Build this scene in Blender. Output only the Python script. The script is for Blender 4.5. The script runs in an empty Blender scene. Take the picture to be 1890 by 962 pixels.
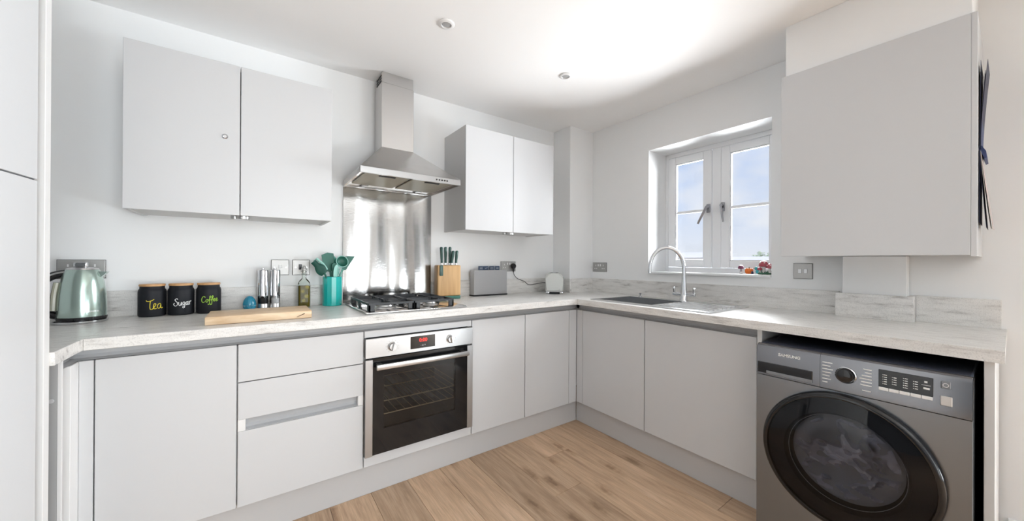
import bpy, bmesh, math, random
from mathutils import Vector, Matrix, noise

random.seed(7)
PI = math.pi
SC = bpy.context.scene
COL = SC.collection

# ------------------------------------------------------------------ camera
cam_d = bpy.data.cameras.new('camera')
cam_d.sensor_width = 36.0
cam_d.lens = 661.23 * 36.0 / 1890.0
cam_d.clip_start = 0.02
cam_d.clip_end = 500
cam = bpy.data.objects.new('camera', cam_d)
COL.objects.link(cam)
_r = Vector((0.81316641, -0.58200713, 0.00529997))
_u = Vector((-0.00524105, 0.00178356, 0.99998468))
_f = Vector((0.58200766, 0.81318173, 0.0016))
_m = Matrix((_r, _u, -_f)).transposed().to_4x4()
_m.translation = Vector((-2.4893, -2.4329, 1.1776))
cam.matrix_world = _m
SC.camera = cam

# ------------------------------------------------------------------ view
SC.view_settings.view_transform = 'Standard'
SC.view_settings.look = 'None'
SC.view_settings.gamma = 1.0
SC.view_settings.use_curve_mapping = False
SC.view_settings.exposure = 0.16
try:
    SC.cycles.max_bounces = 10
    SC.cycles.diffuse_bounces = 6
    SC.cycles.glossy_bounces = 5
    SC.cycles.transparent_max_bounces = 16
    SC.cycles.use_denoising = True
    SC.cycles.caustics_reflective = False
    SC.cycles.caustics_refractive = False
    SC.cycles.sample_clamp_indirect = 6.0
except Exception:
    pass

# ------------------------------------------------------------------ sky
W = bpy.data.worlds.new('sky')
SC.world = W
W.use_nodes = True
nt = W.node_tree
nt.nodes.clear()
n_out = nt.nodes.new('ShaderNodeOutputWorld')
n_bg = nt.nodes.new('ShaderNodeBackground')
n_tc = nt.nodes.new('ShaderNodeTexCoord')
n_sep = nt.nodes.new('ShaderNodeSeparateXYZ')
n_ramp = nt.nodes.new('ShaderNodeValToRGB')
n_ramp.color_ramp.elements[0].position = 0.0
n_ramp.color_ramp.elements[0].color = (0.86, 0.90, 0.97, 1)
n_ramp.color_ramp.elements[1].position = 0.55
n_ramp.color_ramp.elements[1].color = (0.27, 0.45, 0.86, 1)
e = n_ramp.color_ramp.elements.new(0.12)
e.color = (0.66, 0.77, 0.97, 1)
e = n_ramp.color_ramp.elements.new(0.3)
e.color = (0.42, 0.59, 0.93, 1)
n_map = nt.nodes.new('ShaderNodeMapping')
n_map.inputs['Scale'].default_value = (2.1, 2.1, 3.6)
n_map.inputs['Location'].default_value = (0.35, 0.62, 0.1)
n_noise = nt.nodes.new('ShaderNodeTexNoise')
n_noise.inputs['Scale'].default_value = 1.5
n_noise.inputs['Detail'].default_value = 6
n_cr = nt.nodes.new('ShaderNodeValToRGB')
n_cr.color_ramp.elements[0].position = 0.50
n_cr.color_ramp.elements[1].position = 0.68
n_mix = nt.nodes.new('ShaderNodeMixRGB')
n_mix.inputs['Color2'].default_value = (0.95, 0.96, 0.98, 1)
L = nt.links.new
L(n_tc.outputs['Generated'], n_sep.inputs[0])
L(n_sep.outputs['Z'], n_ramp.inputs[0])
L(n_tc.outputs['Generated'], n_map.inputs[0])
L(n_map.outputs[0], n_noise.inputs['Vector'])
L(n_noise.outputs['Fac'], n_cr.inputs[0])
L(n_cr.outputs[0], n_mix.inputs['Fac'])
L(n_ramp.outputs[0], n_mix.inputs['Color1'])
L(n_mix.outputs[0], n_bg.inputs['Color'])
n_bg.inputs['Strength'].default_value = 0.86
L(n_bg.outputs[0], n_out.inputs[0])


def area(name, loc, direction, sx, sy, power, color=(1, 1, 1), spread=180):
    d = bpy.data.lights.new(name, 'AREA')
    d.shape = 'RECTANGLE'
    d.size = sx
    d.size_y = sy
    d.energy = power
    d.color = color
    d.spread = math.radians(spread)
    o = bpy.data.objects.new(name, d)
    COL.objects.link(o)
    o.location = loc
    o.rotation_euler = Vector(direction).to_track_quat('-Z', 'Y').to_euler()
    return o


# daylight through the kitchen window; garden door and front window are added fill, unseen
area('window_daylight', (0.325, -1.19, 1.56), (-1, 0.0, 0.12), 0.74, 0.84, 76, (0.94, 0.97, 1.0))
area('added_door_fill', (0.33, -4.55, 1.14), (-1, 0, 0.20), 1.95, 2.0, 315, (0.875, 0.955, 1.0))
area('added_window_fill', (-1.75, -6.17, 1.25), (-.27, 1, 0.0), 1.4, 1.8, 15, (0.915, 0.97, 1.0), 68)
sun_d = bpy.data.lights.new('sun', 'SUN')
sun_d.energy = 3.2
sun_d.angle = math.radians(1.0)
sun_d.color = (1.0, 0.97, 0.92)
sun = bpy.data.objects.new('sun', sun_d)
COL.objects.link(sun)
sun.rotation_euler = Vector((0.80, -0.16, -0.58)).to_track_quat('-Z', 'Y').to_euler()

# ------------------------------------------------------------------ materials


def new_mat(name):
    m = bpy.data.materials.new(name)
    m.use_nodes = True
    return m, m.node_tree, m.node_tree.nodes['Principled BSDF']


def mat(name, col, rough=0.5, metal=0.0, coat=0.0, emit=None, es=0.0, spec=0.5, bump=0.0, bscale=200.0):
    m, t, p = new_mat(name)
    p.inputs['Base Color'].default_value = (*col, 1)
    p.inputs['Roughness'].default_value = rough
    p.inputs['Metallic'].default_value = metal
    p.inputs['Coat Weight'].default_value = coat
    p.inputs['Specular IOR Level'].default_value = spec
    # a slight procedural variation so nothing is perfectly flat
    tc = t.nodes.new('ShaderNodeTexCoord')
    no = t.nodes.new('ShaderNodeTexNoise')
    no.inputs['Scale'].default_value = bscale
    no.inputs['Detail'].default_value = 3
    t.links.new(tc.outputs['Object'], no.inputs['Vector'])
    mr = t.nodes.new('ShaderNodeMapRange')
    mr.inputs['To Min'].default_value = max(0.0, rough - 0.03)
    mr.inputs['To Max'].default_value = min(1.0, rough + 0.03)
    t.links.new(no.outputs['Fac'], mr.inputs['Value'])
    t.links.new(mr.outputs[0], p.inputs['Roughness'])
    if bump:
        b = t.nodes.new('ShaderNodeBump')
        b.inputs['Strength'].default_value = bump
        b.inputs['Distance'].default_value = 0.001
        t.links.new(no.outputs['Fac'], b.inputs['Height'])
        t.links.new(b.outputs[0], p.inputs['Normal'])
    if emit:
        p.inputs['Emission Color'].default_value = (*emit, 1)
        p.inputs['Emission Strength'].default_value = es
    return m


def mat_worktop(name, stretch):
    m, t, p = new_mat(name)
    tc = t.nodes.new('ShaderNodeTexCoord')
    mp = t.nodes.new('ShaderNodeMapping')
    mp.inputs['Scale'].default_value = stretch
    t.links.new(tc.outputs['Object'], mp.inputs[0])
    n1 = t.nodes.new('ShaderNodeTexNoise')
    n1.inputs['Scale'].default_value = 9.0
    n1.inputs['Detail'].default_value = 8
    n1.inputs['Roughness'].default_value = 0.65
    t.links.new(mp.outputs[0], n1.inputs['Vector'])
    r1 = t.nodes.new('ShaderNodeValToRGB')
    el = r1.color_ramp.elements
    el[0].position = 0.30
    el[0].color = (0.33, 0.31, 0.295, 1)
    el[1].position = 0.62
    el[1].color = (0.80, 0.79, 0.77, 1)
    k = el.new(0.37)
    k.color = (0.60, 0.585, 0.565, 1)
    k = el.new(0.46)
    k.color = (0.73, 0.72, 0.70, 1)
    t.links.new(n1.outputs['Fac'], r1.inputs[0])
    n2 = t.nodes.new('ShaderNodeTexNoise')
    n2.inputs['Scale'].default_value = 260
    n2.inputs['Detail'].default_value = 2
    t.links.new(tc.outputs['Object'], n2.inputs['Vector'])
    r2 = t.nodes.new('ShaderNodeValToRGB')
    r2.color_ramp.elements[0].position = 0.30
    r2.color_ramp.elements[0].color = (0.62, 0.62, 0.62, 1)
    r2.color_ramp.elements[1].position = 0.5
    r2.color_ramp.elements[1].color = (1, 1, 1, 1)
    t.links.new(n2.outputs['Fac'], r2.inputs[0])
    mx = t.nodes.new('ShaderNodeMixRGB')
    mx.blend_type = 'MULTIPLY'
    mx.inputs['Fac'].default_value = 0.45
    t.links.new(r1.outputs[0], mx.inputs['Color1'])
    t.links.new(r2.outputs[0], mx.inputs['Color2'])
    t.links.new(mx.outputs[0], p.inputs['Base Color'])
    p.inputs['Roughness'].default_value = 0.33
    b = t.nodes.new('ShaderNodeBump')
    b.inputs['Strength'].default_value = 0.12
    b.inputs['Distance'].default_value = 0.001
    t.links.new(n2.outputs['Fac'], b.inputs['Height'])
    t.links.new(b.outputs[0], p.inputs['Normal'])
    return m


def mat_steel(name, col, rough, stretch, wav=0.0, wscale=(7, 7, 0.6), bump=0.03):
    """Brushed sheet steel; wav gives the sheet its shallow real-life waviness."""
    m, t, p = new_mat(name)
    p.inputs['Base Color'].default_value = (*col, 1)
    p.inputs['Metallic'].default_value = 1.0
    tc = t.nodes.new('ShaderNodeTexCoord')
    mp = t.nodes.new('ShaderNodeMapping')
    mp.inputs['Scale'].default_value = stretch
    t.links.new(tc.outputs['Object'], mp.inputs[0])
    n1 = t.nodes.new('ShaderNodeTexNoise')
    n1.inputs['Scale'].default_value = 60
    n1.inputs['Detail'].default_value = 4
    t.links.new(mp.outputs[0], n1.inputs['Vector'])
    mr = t.nodes.new('ShaderNodeMapRange')
    mr.inputs['To Min'].default_value = rough * 0.8
    mr.inputs['To Max'].default_value = rough * 1.25
    t.links.new(n1.outputs['Fac'], mr.inputs['Value'])
    t.links.new(mr.outputs[0], p.inputs['Roughness'])
    b = t.nodes.new('ShaderNodeBump')
    b.inputs['Strength'].default_value = bump
    b.inputs['Distance'].default_value = 0.0004
    t.links.new(n1.outputs['Fac'], b.inputs['Height'])
    last = b
    if wav:
        mp2 = t.nodes.new('ShaderNodeMapping')
        mp2.inputs['Scale'].default_value = wscale
        t.links.new(tc.outputs['Object'], mp2.inputs[0])
        n2 = t.nodes.new('ShaderNodeTexNoise')
        n2.inputs['Scale'].default_value = 1.0
        n2.inputs['Detail'].default_value = 0.5
        t.links.new(mp2.outputs[0], n2.inputs['Vector'])
        b2 = t.nodes.new('ShaderNodeBump')
        b2.inputs['Strength'].default_value = 1.0
        b2.inputs['Distance'].default_value = wav
        t.links.new(n2.outputs['Fac'], b2.inputs['Height'])
        t.links.new(b2.outputs[0], b.inputs['Normal'])
    t.links.new(last.outputs[0], p.inputs['Normal'])
    return m


def mat_oak():
    m, t, p = new_mat('oak_plank')
    tc = t.nodes.new('ShaderNodeTexCoord')
    oi = t.nodes.new('ShaderNodeObjectInfo')
    mul = t.nodes.new('ShaderNodeMath')
    mul.operation = 'MULTIPLY'
    mul.inputs[1].default_value = 37.0
    t.links.new(oi.outputs['Random'], mul.inputs[0])
    add = t.nodes.new('ShaderNodeVectorMath')
    add.operation = 'ADD'
    t.links.new(tc.outputs['Object'], add.inputs[0])
    cmb = t.nodes.new('ShaderNodeCombineXYZ')
    t.links.new(mul.outputs[0], cmb.inputs[0])
    t.links.new(mul.outputs[0], cmb.inputs[1])
    t.links.new(mul.outputs[0], cmb.inputs[2])
    t.links.new(cmb.outputs[0], add.inputs[1])
    mp = t.nodes.new('ShaderNodeMapping')
    mp.inputs['Scale'].default_value = (11, 0.9, 5)
    t.links.new(add.outputs[0], mp.inputs[0])
    n1 = t.nodes.new('ShaderNodeTexNoise')
    n1.inputs['Scale'].default_value = 2.4
    n1.inputs['Detail'].default_value = 7
    n1.inputs['Roughness'].default_value = 0.6
    n1.inputs['Distortion'].default_value = 0.8
    t.links.new(mp.outputs[0], n1.inputs['Vector'])
    r1 = t.nodes.new('ShaderNodeValToRGB')
    el = r1.color_ramp.elements
    el[0].position = 0.25
    el[0].color = (0.36, 0.23, 0.145, 1)
    el[1].position = 0.72
    el[1].color = (0.66, 0.47, 0.325, 1)
    k = el.new(0.5)
    k.color = (0.545, 0.375, 0.245, 1)
    t.links.new(n1.outputs['Fac'], r1.inputs[0])
    # fine pores
    mp2 = t.nodes.new('ShaderNodeMapping')
    mp2.inputs['Scale'].default_value = (160, 6, 40)
    t.links.new(add.outputs[0], mp2.inputs[0])
    n2 = t.nodes.new('ShaderNodeTexNoise')
    n2.inputs['Scale'].default_value = 1.6
    n2.inputs['Detail'].default_value = 4
    t.links.new(mp2.outputs[0], n2.inputs['Vector'])
    mr = t.nodes.new('ShaderNodeMapRange')
    mr.inputs['From Min'].default_value = 0.3
    mr.inputs['From Max'].default_value = 0.7
    mr.inputs['To Min'].default_value = 0.86
    mr.inputs['To Max'].default_value = 1.1
    t.links.new(n2.outputs['Fac'], mr.inputs['Value'])
    # knots
    mp3 = t.nodes.new('ShaderNodeMapping')
    mp3.inputs['Scale'].default_value = (4.2, 1.5, 1)
    t.links.new(add.outputs[0], mp3.inputs[0])
    dn = t.nodes.new('ShaderNodeTexNoise')
    dn.inputs['Scale'].default_value = 26
    t.links.new(tc.outputs['Object'], dn.inputs['Vector'])
    dmix = t.nodes.new('ShaderNodeVectorMath')
    dmix.operation = 'MULTIPLY_ADD'
    dmix.inputs[1].default_value = (0.16, 0.16, 0.0)
    t.links.new(dn.outputs['Color'], dmix.inputs[0])
    t.links.new(mp3.outputs[0], dmix.inputs[2])
    vo = t.nodes.new('ShaderNodeTexVoronoi')
    vo.voronoi_dimensions = '2D'
    vo.inputs['Scale'].default_value = 1.0
    t.links.new(dmix.outputs[0], vo.inputs['Vector'])
    kr = t.nodes.new('ShaderNodeValToRGB')
    kr.color_ramp.elements[0].position = 0.03
    kr.color_ramp.elements[0].color = (0.58, 0.53, 0.48, 1)
    kr.color_ramp.elements[1].position = 0.17
    kr.color_ramp.elements[1].color = (1, 1, 1, 1)
    kk = kr.color_ramp.elements.new(0.09)
    kk.color = (0.87, 0.85, 0.82, 1)
    t.links.new(vo.outputs['Distance'], kr.inputs[0])
    tone = t.nodes.new('ShaderNodeMapRange')
    tone.inputs['To Min'].default_value = 0.82
    tone.inputs['To Max'].default_value = 1.14
    t.links.new(oi.outputs['Random'], tone.inputs['Value'])
    m1 = t.nodes.new('ShaderNodeMath')
    m1.operation = 'MULTIPLY'
    t.links.new(mr.outputs[0], m1.inputs[0])
    t.links.new(tone.outputs[0], m1.inputs[1])
    sc = t.nodes.new('ShaderNodeVectorMath')
    sc.operation = 'SCALE'
    t.links.new(r1.outputs[0], sc.inputs[0])
    t.links.new(m1.outputs[0], sc.inputs['Scale'])
    mx = t.nodes.new('ShaderNodeMixRGB')
    mx.blend_type = 'MULTIPLY'
    mx.inputs['Fac'].default_value = 1.0
    t.links.new(sc.outputs[0], mx.inputs['Color1'])
    t.links.new(kr.outputs[0], mx.inputs['Color2'])
    t.links.new(mx.outputs[0], p.inputs['Base Color'])
    p.inputs['Roughness'].default_value = 0.48
    b = t.nodes.new('ShaderNodeBump')
    b.inputs['Strength'].default_value = 0.15
    b.inputs['Distance'].default_value = 0.001
    t.links.new(n2.outputs['Fac'], b.inputs['Height'])
    t.links.new(b.outputs[0], p.inputs['Normal'])
    return m


def mat_wood(name, c0, c1, scale, rough=0.45):
    m, t, p = new_mat(name)
    tc = t.nodes.new('ShaderNodeTexCoord')
    mp = t.nodes.new('ShaderNodeMapping')
    mp.inputs['Scale'].default_value = scale
    t.links.new(tc.outputs['Object'], mp.inputs[0])
    n1 = t.nodes.new('ShaderNodeTexNoise')
    n1.inputs['Scale'].default_value = 1.0
    n1.inputs['Detail'].default_value = 6
    n1.inputs['Distortion'].default_value = 1.2
    t.links.new(mp.outputs[0], n1.inputs['Vector'])
    r = t.nodes.new('ShaderNodeValToRGB')
    r.color_ramp.elements[0].position = 0.3
    r.color_ramp.elements[0].color = (*c0, 1)
    r.color_ramp.elements[1].position = 0.65
    r.color_ramp.elements[1].color = (*c1, 1)
    t.links.new(n1.outputs['Fac'], r.inputs[0])
    t.links.new(r.outputs[0], p.inputs['Base Color'])
    p.inputs['Roughness'].default_value = rough
    return m


def mat_glass(name, tint=(1, 1, 1), gloss_rough=0.02, ior=1.45):
    """Thin pane: a clear tinted sheet that also mirrors by Fresnel."""
    m = bpy.data.materials.new(name)
    m.use_nodes = True
    t = m.node_tree
    t.nodes.clear()
    out = t.nodes.new('ShaderNodeOutputMaterial')
    tr = t.nodes.new('ShaderNodeBsdfTransparent')
    tr.inputs[0].default_value = (*tint, 1)
    gl = t.nodes.new('ShaderNodeBsdfGlossy')
    gl.inputs['Roughness'].default_value = gloss_rough
    fr = t.nodes.new('ShaderNodeFresnel')
    fr.inputs['IOR'].default_value = ior
    mx = t.nodes.new('ShaderNodeMixShader')
    t.links.new(fr.outputs[0], mx.inputs[0])
    t.links.new(tr.outputs[0], mx.inputs[1])
    t.links.new(gl.outputs[0], mx.inputs[2])
    t.links.new(mx.outputs[0], out.inputs[0])
    return m


M = {}
M['wall'] = mat('wall_paint', (0.86, 0.87, 0.875), 0.75, bump=0.05, bscale=90)
M['wall_dark'] = mat('low_bounce_wall', (0.20, 0.22, 0.25), 0.75)  # unseen walls, kept dark so less light bounces back
M['ceiling'] = mat('ceiling_paint', (0.945, 0.945, 0.945), 0.85)
M['trim'] = mat('white_gloss_paint', (0.84, 0.84, 0.84), 0.35)
M['cab'] = mat('light_grey_cabinet', (0.615, 0.625, 0.64), 0.32)
M['carcass'] = mat('white_carcass', (0.66, 0.66, 0.66), 0.45)
M['edge'] = mat('white_edging', (0.80, 0.80, 0.80), 0.4)
M['plinth'] = mat('grey_plinth', (0.53, 0.53, 0.535), 0.42)
M['rail'] = mat('grey_finger_rail', (0.46, 0.47, 0.485), 0.38)
M['gap'] = mat('shadow_gap', (0.05, 0.05, 0.055), 0.7)
M['filler_shade'] = mat('shaded_filler', (0.36, 0.37, 0.38), 0.5)  # darker than the cabinets: the recess shade is put into the colour
M['niche'] = mat('grey_panel', (0.42, 0.425, 0.43), 0.5)
M['top_x'] = mat_worktop('stone_laminate', (0.9, 5.5, 5.5))
M['top_y'] = mat_worktop('stone_laminate_window_run', (5.5, 0.9, 5.5))
M['oak'] = mat_oak()
M['subfloor'] = mat('dark_joint', (0.10, 0.065, 0.04), 0.8)
M['steel_v'] = mat_steel('brushed_steel_splashback', (0.52, 0.515, 0.51), 0.09, (.4, 1, 16), wav=0.022, wscale=(7.0, 7.0, 0.6), bump=0.25)
M['steel_h'] = mat_steel('brushed_steel', (0.47, 0.47, 0.475), 0.30, (1, 14, 14), bump=0.01)
M['steel_hood'] = mat_steel('brushed_steel_hood', (0.62, 0.61, 0.60), 0.24, (1, 1, 14), wav=0.004, wscale=(9, 9, 1.2), bump=0.05)
M['steel_hob'] = mat_steel('hob_steel', (0.66, 0.655, 0.65), 0.16, (1, 14, 1))
M['steel_sink'] = mat_steel('sink_steel', (0.68, 0.69, 0.70), 0.20, (14, 1, 1))
M['chrome'] = mat('chrome', (0.66, 0.67, 0.69), 0.08, 1.0)
M['handle_metal'] = mat('dark_satin_handle', (0.30, 0.30, 0.32), 0.3, 1.0)
M['satin'] = mat('satin_metal', (0.62, 0.62, 0.62), 0.3, 1.0)
M['socket'] = mat('brushed_socket_plate', (0.46, 0.455, 0.445), 0.5, 1.0)
M['gunmetal'] = mat_steel('gunmetal_panel', (0.255, 0.27, 0.29), 0.33, (14, 1, 14), bump=0.05)
M['gunmetal_gloss'] = mat('gunmetal_fascia', (0.20, 0.20, 0.21), 0.16, 0.85)
M['black'] = mat('black_plastic', (0.012, 0.012, 0.014), 0.28)
M['black_matt'] = mat('matt_black', (0.012, 0.0125, 0.015), 0.55, spec=0.3)
M['navy_dark'] = mat('dark_navy_top', (0.03, 0.036, 0.055), 0.45)
M['iron'] = mat('cast_iron', (0.018, 0.020, 0.024), 0.42, bump=0.1, bscale=900)
M['black_gloss'] = mat('black_gloss', (0.008, 0.008, 0.009), 0.06)
M['white_plastic'] = mat('white_plastic', (0.82, 0.82, 0.82), 0.35)
M['white_print'] = mat('white_print', (0.8, 0.8, 0.8), 0.5)
M['upvc'] = mat('white_window_frame', (0.86, 0.87, 0.885), 0.3)
M['cavity'] = mat('oven_enamel', (0.13, 0.13, 0.13), 0.5)
M['filter'] = mat('grease_filter_mesh', (0.40, 0.37, 0.29), 0.5, 0.35, bump=0.4, bscale=700)
M['teal'] = mat('teal_glazed', (0.012, 0.43, 0.40), 0.18)
M['teal_dark'] = mat('teal_silicone', (0.018, 0.125, 0.09), 0.45)
M['teal_mid'] = mat('teal_silicone_mid', (0.07, 0.30, 0.24), 0.45)
M['teal_light'] = mat('teal_silicone_light', (0.33, 0.62, 0.55), 0.45)
M['blue_egg'] = mat('blue_gloss', (0.02, 0.23, 0.36), 0.15)
M['green_knife'] = mat('dark_green_handle', (0.055, 0.12, 0.105), 0.32)
M['green_base'] = mat('green_rubber', (0.045, 0.16, 0.125), 0.4)
M['bamboo'] = mat_wood('bamboo', (0.50, 0.29, 0.125), (0.66, 0.42, 0.20), (30, 30, 2.0))
M['lid_wood'] = mat_wood('lid_wood', (0.45, 0.22, 0.08), (0.66, 0.39, 0.18), (16, 40, 40))
M['board'] = mat_wood('chopping_board_wood', (0.60, 0.40, 0.225), (0.78, 0.60, 0.41), (7, 26, 26), 0.5)
M['bark'] = mat('dark_mark', (0.10, 0.055, 0.03), 0.6)
M['jar'] = mat('matt_black_jar', (0.012, 0.013, 0.017), 0.55, spec=0.25)
M['yellow'] = mat('yellow_paint', (0.80, 0.66, 0.04), 0.5)
M['white_paint'] = mat('white_paint', (0.85, 0.85, 0.85), 0.5)
M['lime'] = mat('lime_paint', (0.36, 0.62, 0.06), 0.5)
M['kettle'] = mat('pearl_green_enamel', (0.45, 0.565, 0.515), 0.22, 0.75, coat=0.3)
M['navy'] = mat('navy_tab', (0.03, 0.055, 0.105), 0.45)
M['cream'] = mat('cream_enamel', (0.66, 0.68, 0.66), 0.18)
M['glass'] = mat_glass('window_glass')
M['bottle_glass'] = mat_glass('bottle_glass', (0.93, 0.96, 0.93), 0.05, 1.22)
M['oil'] = mat('olive_oil', (0.10, 0.075, 0.006), 0.5, spec=0.1)
M['oil_slice'] = mat('oil_slice', (0.34, 0.27, 0.03), 0.6, spec=0.1)
M['gauge'] = mat('kettle_gauge', (0.46, 0.46, 0.36), 0.12)
M['oven_glass'] = mat_glass('oven_glass', (0.66, 0.66, 0.66), 0.03, 1.5)
M['drum_glass'] = mat_glass('smoked_door_glass', (0.55, 0.55, 0.59), 0.03, 1.38)
M['acrylic'] = mat_glass('clear_acrylic', (0.88, 0.89, 0.9), 0.03)
M['cloth'] = mat('white_laundry', (0.62, 0.63, 0.68), 0.8)
M['rack'] = mat('oven_rack', (0.70, 0.55, 0.36), 0.3, 1.0)
M['red_led'] = mat('red_led', (0.2, 0, 0), 0.4, emit=(1.0, 0.03, 0.02), es=1.6)
M['lens'] = mat('lamp_lens', (0.42, 0.42, 0.42), 0.2)
M['red_fig'] = mat('red_figurine', (0.33, 0.05, 0.07), 0.3)
M['purple_fig'] = mat('plum_figurine', (0.16, 0.035, 0.08), 0.3)
M['orange_fig'] = mat('orange_figurine', (0.75, 0.17, 0.02), 0.35)
M['turq_fig'] = mat('turquoise_figurine', (0.06, 0.50, 0.58), 0.3)
M['green_fig'] = mat('green_figurine', (0.02, 0.10, 0.05), 0.5)
M['grey_fig'] = mat('grey_figurine', (0.35, 0.36, 0.38), 0.4)
M['fig_white'] = mat('white_figurine', (0.72, 0.70, 0.68), 0.35)
M['paper_navy'] = mat('navy_paper', (0.022, 0.026, 0.07), 0.5)
M['paper_blue'] = mat('blue_paper', (0.035, 0.055, 0.16), 0.5)
M['paper_white'] = mat('white_paper', (0.66, 0.65, 0.63), 0.6)
M['paper_pink'] = mat('pale_pink_paper', (0.62, 0.52, 0.50), 0.6)
M['render'] = mat('sunlit_render', (0.86, 0.83, 0.80), 0.8)  # washed-out brightness of the view is put into render, roof and leaf
M['roof'] = mat('washed_out_roof', (0.80, 0.77, 0.75), 0.8)
M['far_pane'] = mat('far_window', (0.25, 0.24, 0.28), 0.3)
M['leaf'] = mat('hazy_leaf', (0.42, 0.50, 0.36), 0.7)
M['ground'] = mat('pale_ground', (0.62, 0.60, 0.56), 0.9)

# ------------------------------------------------------------------ mesh helpers


class MB:
    """Collects shapes into one bmesh."""

    def __init__(self):
        self.bm = bmesh.new()

    def box(self, x0, x1, y0, y1, z0, z1, bev=0.0, seg=1, rot=None, piv=None):
        b = bmesh.new()
        bmesh.ops.create_cube(b, size=1.0)
        for v in b.verts:
            v.co = Vector(((x0 + x1) / 2 + v.co.x * (x1 - x0), (y0 + y1) / 2 + v.co.y * (y1 - y0), (z0 + z1) / 2 + v.co.z * (z1 - z0)))
        if bev:
            bmesh.ops.bevel(b, geom=list(b.edges), offset=bev, segments=seg, affect='EDGES', profile=0.5)
        if rot is not None:
            p = Vector(piv) if piv is not None else Vector(((x0 + x1) / 2, (y0 + y1) / 2, (z0 + z1) / 2))
            for v in b.verts:
                v.co = rot @ (v.co - p) + p
        self._merge(b)
        return self

    def _merge(self, b):
        vm = {}
        for v in b.verts:
            vm[v] = self.bm.verts.new(v.co)
        for f in b.faces:
            try:
                self.bm.faces.new([vm[v] for v in f.verts])
            except ValueError:
                pass
        b.free()

    def lathe(self, prof, c, seg=32, axis='Z', rot=None):
        """prof: list of (r, h); revolved about axis through c."""
        b = bmesh.new()
        rings = []
        for (r, h) in prof:
            if r < 1e-6:
                rings.append([b.verts.new((0, 0, h))])
            else:
                rings.append([b.verts.new((r * math.cos(2 * PI * i / seg), r * math.sin(2 * PI * i / seg), h)) for i in range(seg)])
        for a, d in zip(rings[:-1], rings[1:]):
            for i in range(seg):
                j = (i + 1) % seg
                if len(a) == 1 and len(d) == 1:
                    continue
                if len(a) == 1:
                    b.faces.new([a[0], d[i], d[j]])
                elif len(d) == 1:
                    b.faces.new([a[i], a[j], d[0]])
                else:
                    b.faces.new([a[i], a[j], d[j], d[i]])
        for v in b.verts:
            x, y, z = v.co
            if axis == 'X':
                v.co = Vector((z, x, y))
            elif axis == '-X':
                v.co = Vector((-z, -x, y))
            elif axis == '-Y':
                v.co = Vector((x, -z, y))
            elif axis == 'Y':
                v.co = Vector((-x, z, y))
            if rot is not None:
                v.co = rot @ v.co
            v.co += Vector(c)
        self._merge(b)
        return self

    def cyl(self, c, r, h, seg=24, axis='Z', bev=0.0, rot=None):
        if bev:
            prof = [(0, 0), (r - bev, 0), (r, bev), (r, h - bev), (r - bev, h), (0, h)]
        else:
            prof = [(0, 0), (r, 0), (r, h), (0, h)]
        return self.lathe(prof, c, seg, axis, rot)

    def tube(self, pts, r, seg=10, cap=True, flat=None):
        pts = [Vector(p) for p in pts]
        n = len(pts)
        rs = r if isinstance(r, (list, tuple)) else [r] * n
        prev = None
        rings = []
        for i, p in enumerate(pts):
            if i == 0:
                t = pts[1] - p
            elif i == n - 1:
                t = p - pts[i - 1]
            else:
                t = (pts[i + 1] - p).normalized() + (p - pts[i - 1]).normalized()
            if t.length < 1e-9:
                t = Vector((0, 0, 1))
            t.normalize()
            if prev is None:
                up = Vector((0, 0, 1)) if abs(t.z) < 0.9 else Vector((1, 0, 0))
                a = t.cross(up).normalized()
            else:
                a = (prev - t * prev.dot(t))
                if a.length < 1e-6:
                    a = t.orthogonal()
                a.normalize()
            prev = a
            bb = t.cross(a)
            rings.append([self.bm.verts.new(p + (a * math.cos(2 * PI * k / seg) + bb * math.sin(2 * PI * k / seg)) * rs[i]) for k in range(seg)])
        for q, w in zip(rings[:-1], rings[1:]):
            for k in range(seg):
                j = (k + 1) % seg
                self.bm.faces.new([q[k], q[j], w[j], w[k]])
        if cap:
            self.bm.faces.new(rings[0][::-1])
            self.bm.faces.new(rings[-1])
        return self

    def prism(self, poly, axis, a0, a1):
        """poly: 2D points; axis X -> (y,z), Y -> (x,z), Z -> (x,y); extruded a0..a1."""
        def P(p, a):
            if axis == 'X':
                return (a, p[0], p[1])
            if axis == 'Y':
                return (p[0], a, p[1])
            return (p[0], p[1], a)
        lo = [self.bm.verts.new(P(p, a0)) for p in poly]
        hi = [self.bm.verts.new(P(p, a1)) for p in poly]
        n = len(poly)
        self.bm.faces.new(lo)
        self.bm.faces.new(hi[::-1])
        for i in range(n):
            j = (i + 1) % n
            self.bm.faces.new([lo[i], hi[i], hi[j], lo[j]])
        return self

    def quadgrid(self, fn, nu, nv):
        vs = [[self.bm.verts.new(fn(i / nu, j / nv)) for j in range(nv + 1)] for i in range(nu + 1)]
        for i in range(nu):
            for j in range(nv):
                self.bm.faces.new([vs[i][j], vs[i + 1][j], vs[i + 1][j + 1], vs[i][j + 1]])
        return self

    def sphere(self, c, rx, ry=None, rz=None, seg=20, rings=12):
        ry = rx if ry is None else ry
        rz = rx if rz is None else rz
        b = bmesh.new()
        bmesh.ops.create_uvsphere(b, u_segments=seg, v_segments=rings, radius=1.0)
        for v in b.verts:
            v.co = Vector((c[0] + v.co.x * rx, c[1] + v.co.y * ry, c[2] + v.co.z * rz))
        self._merge(b)
        return self


OFF = {}


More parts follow.
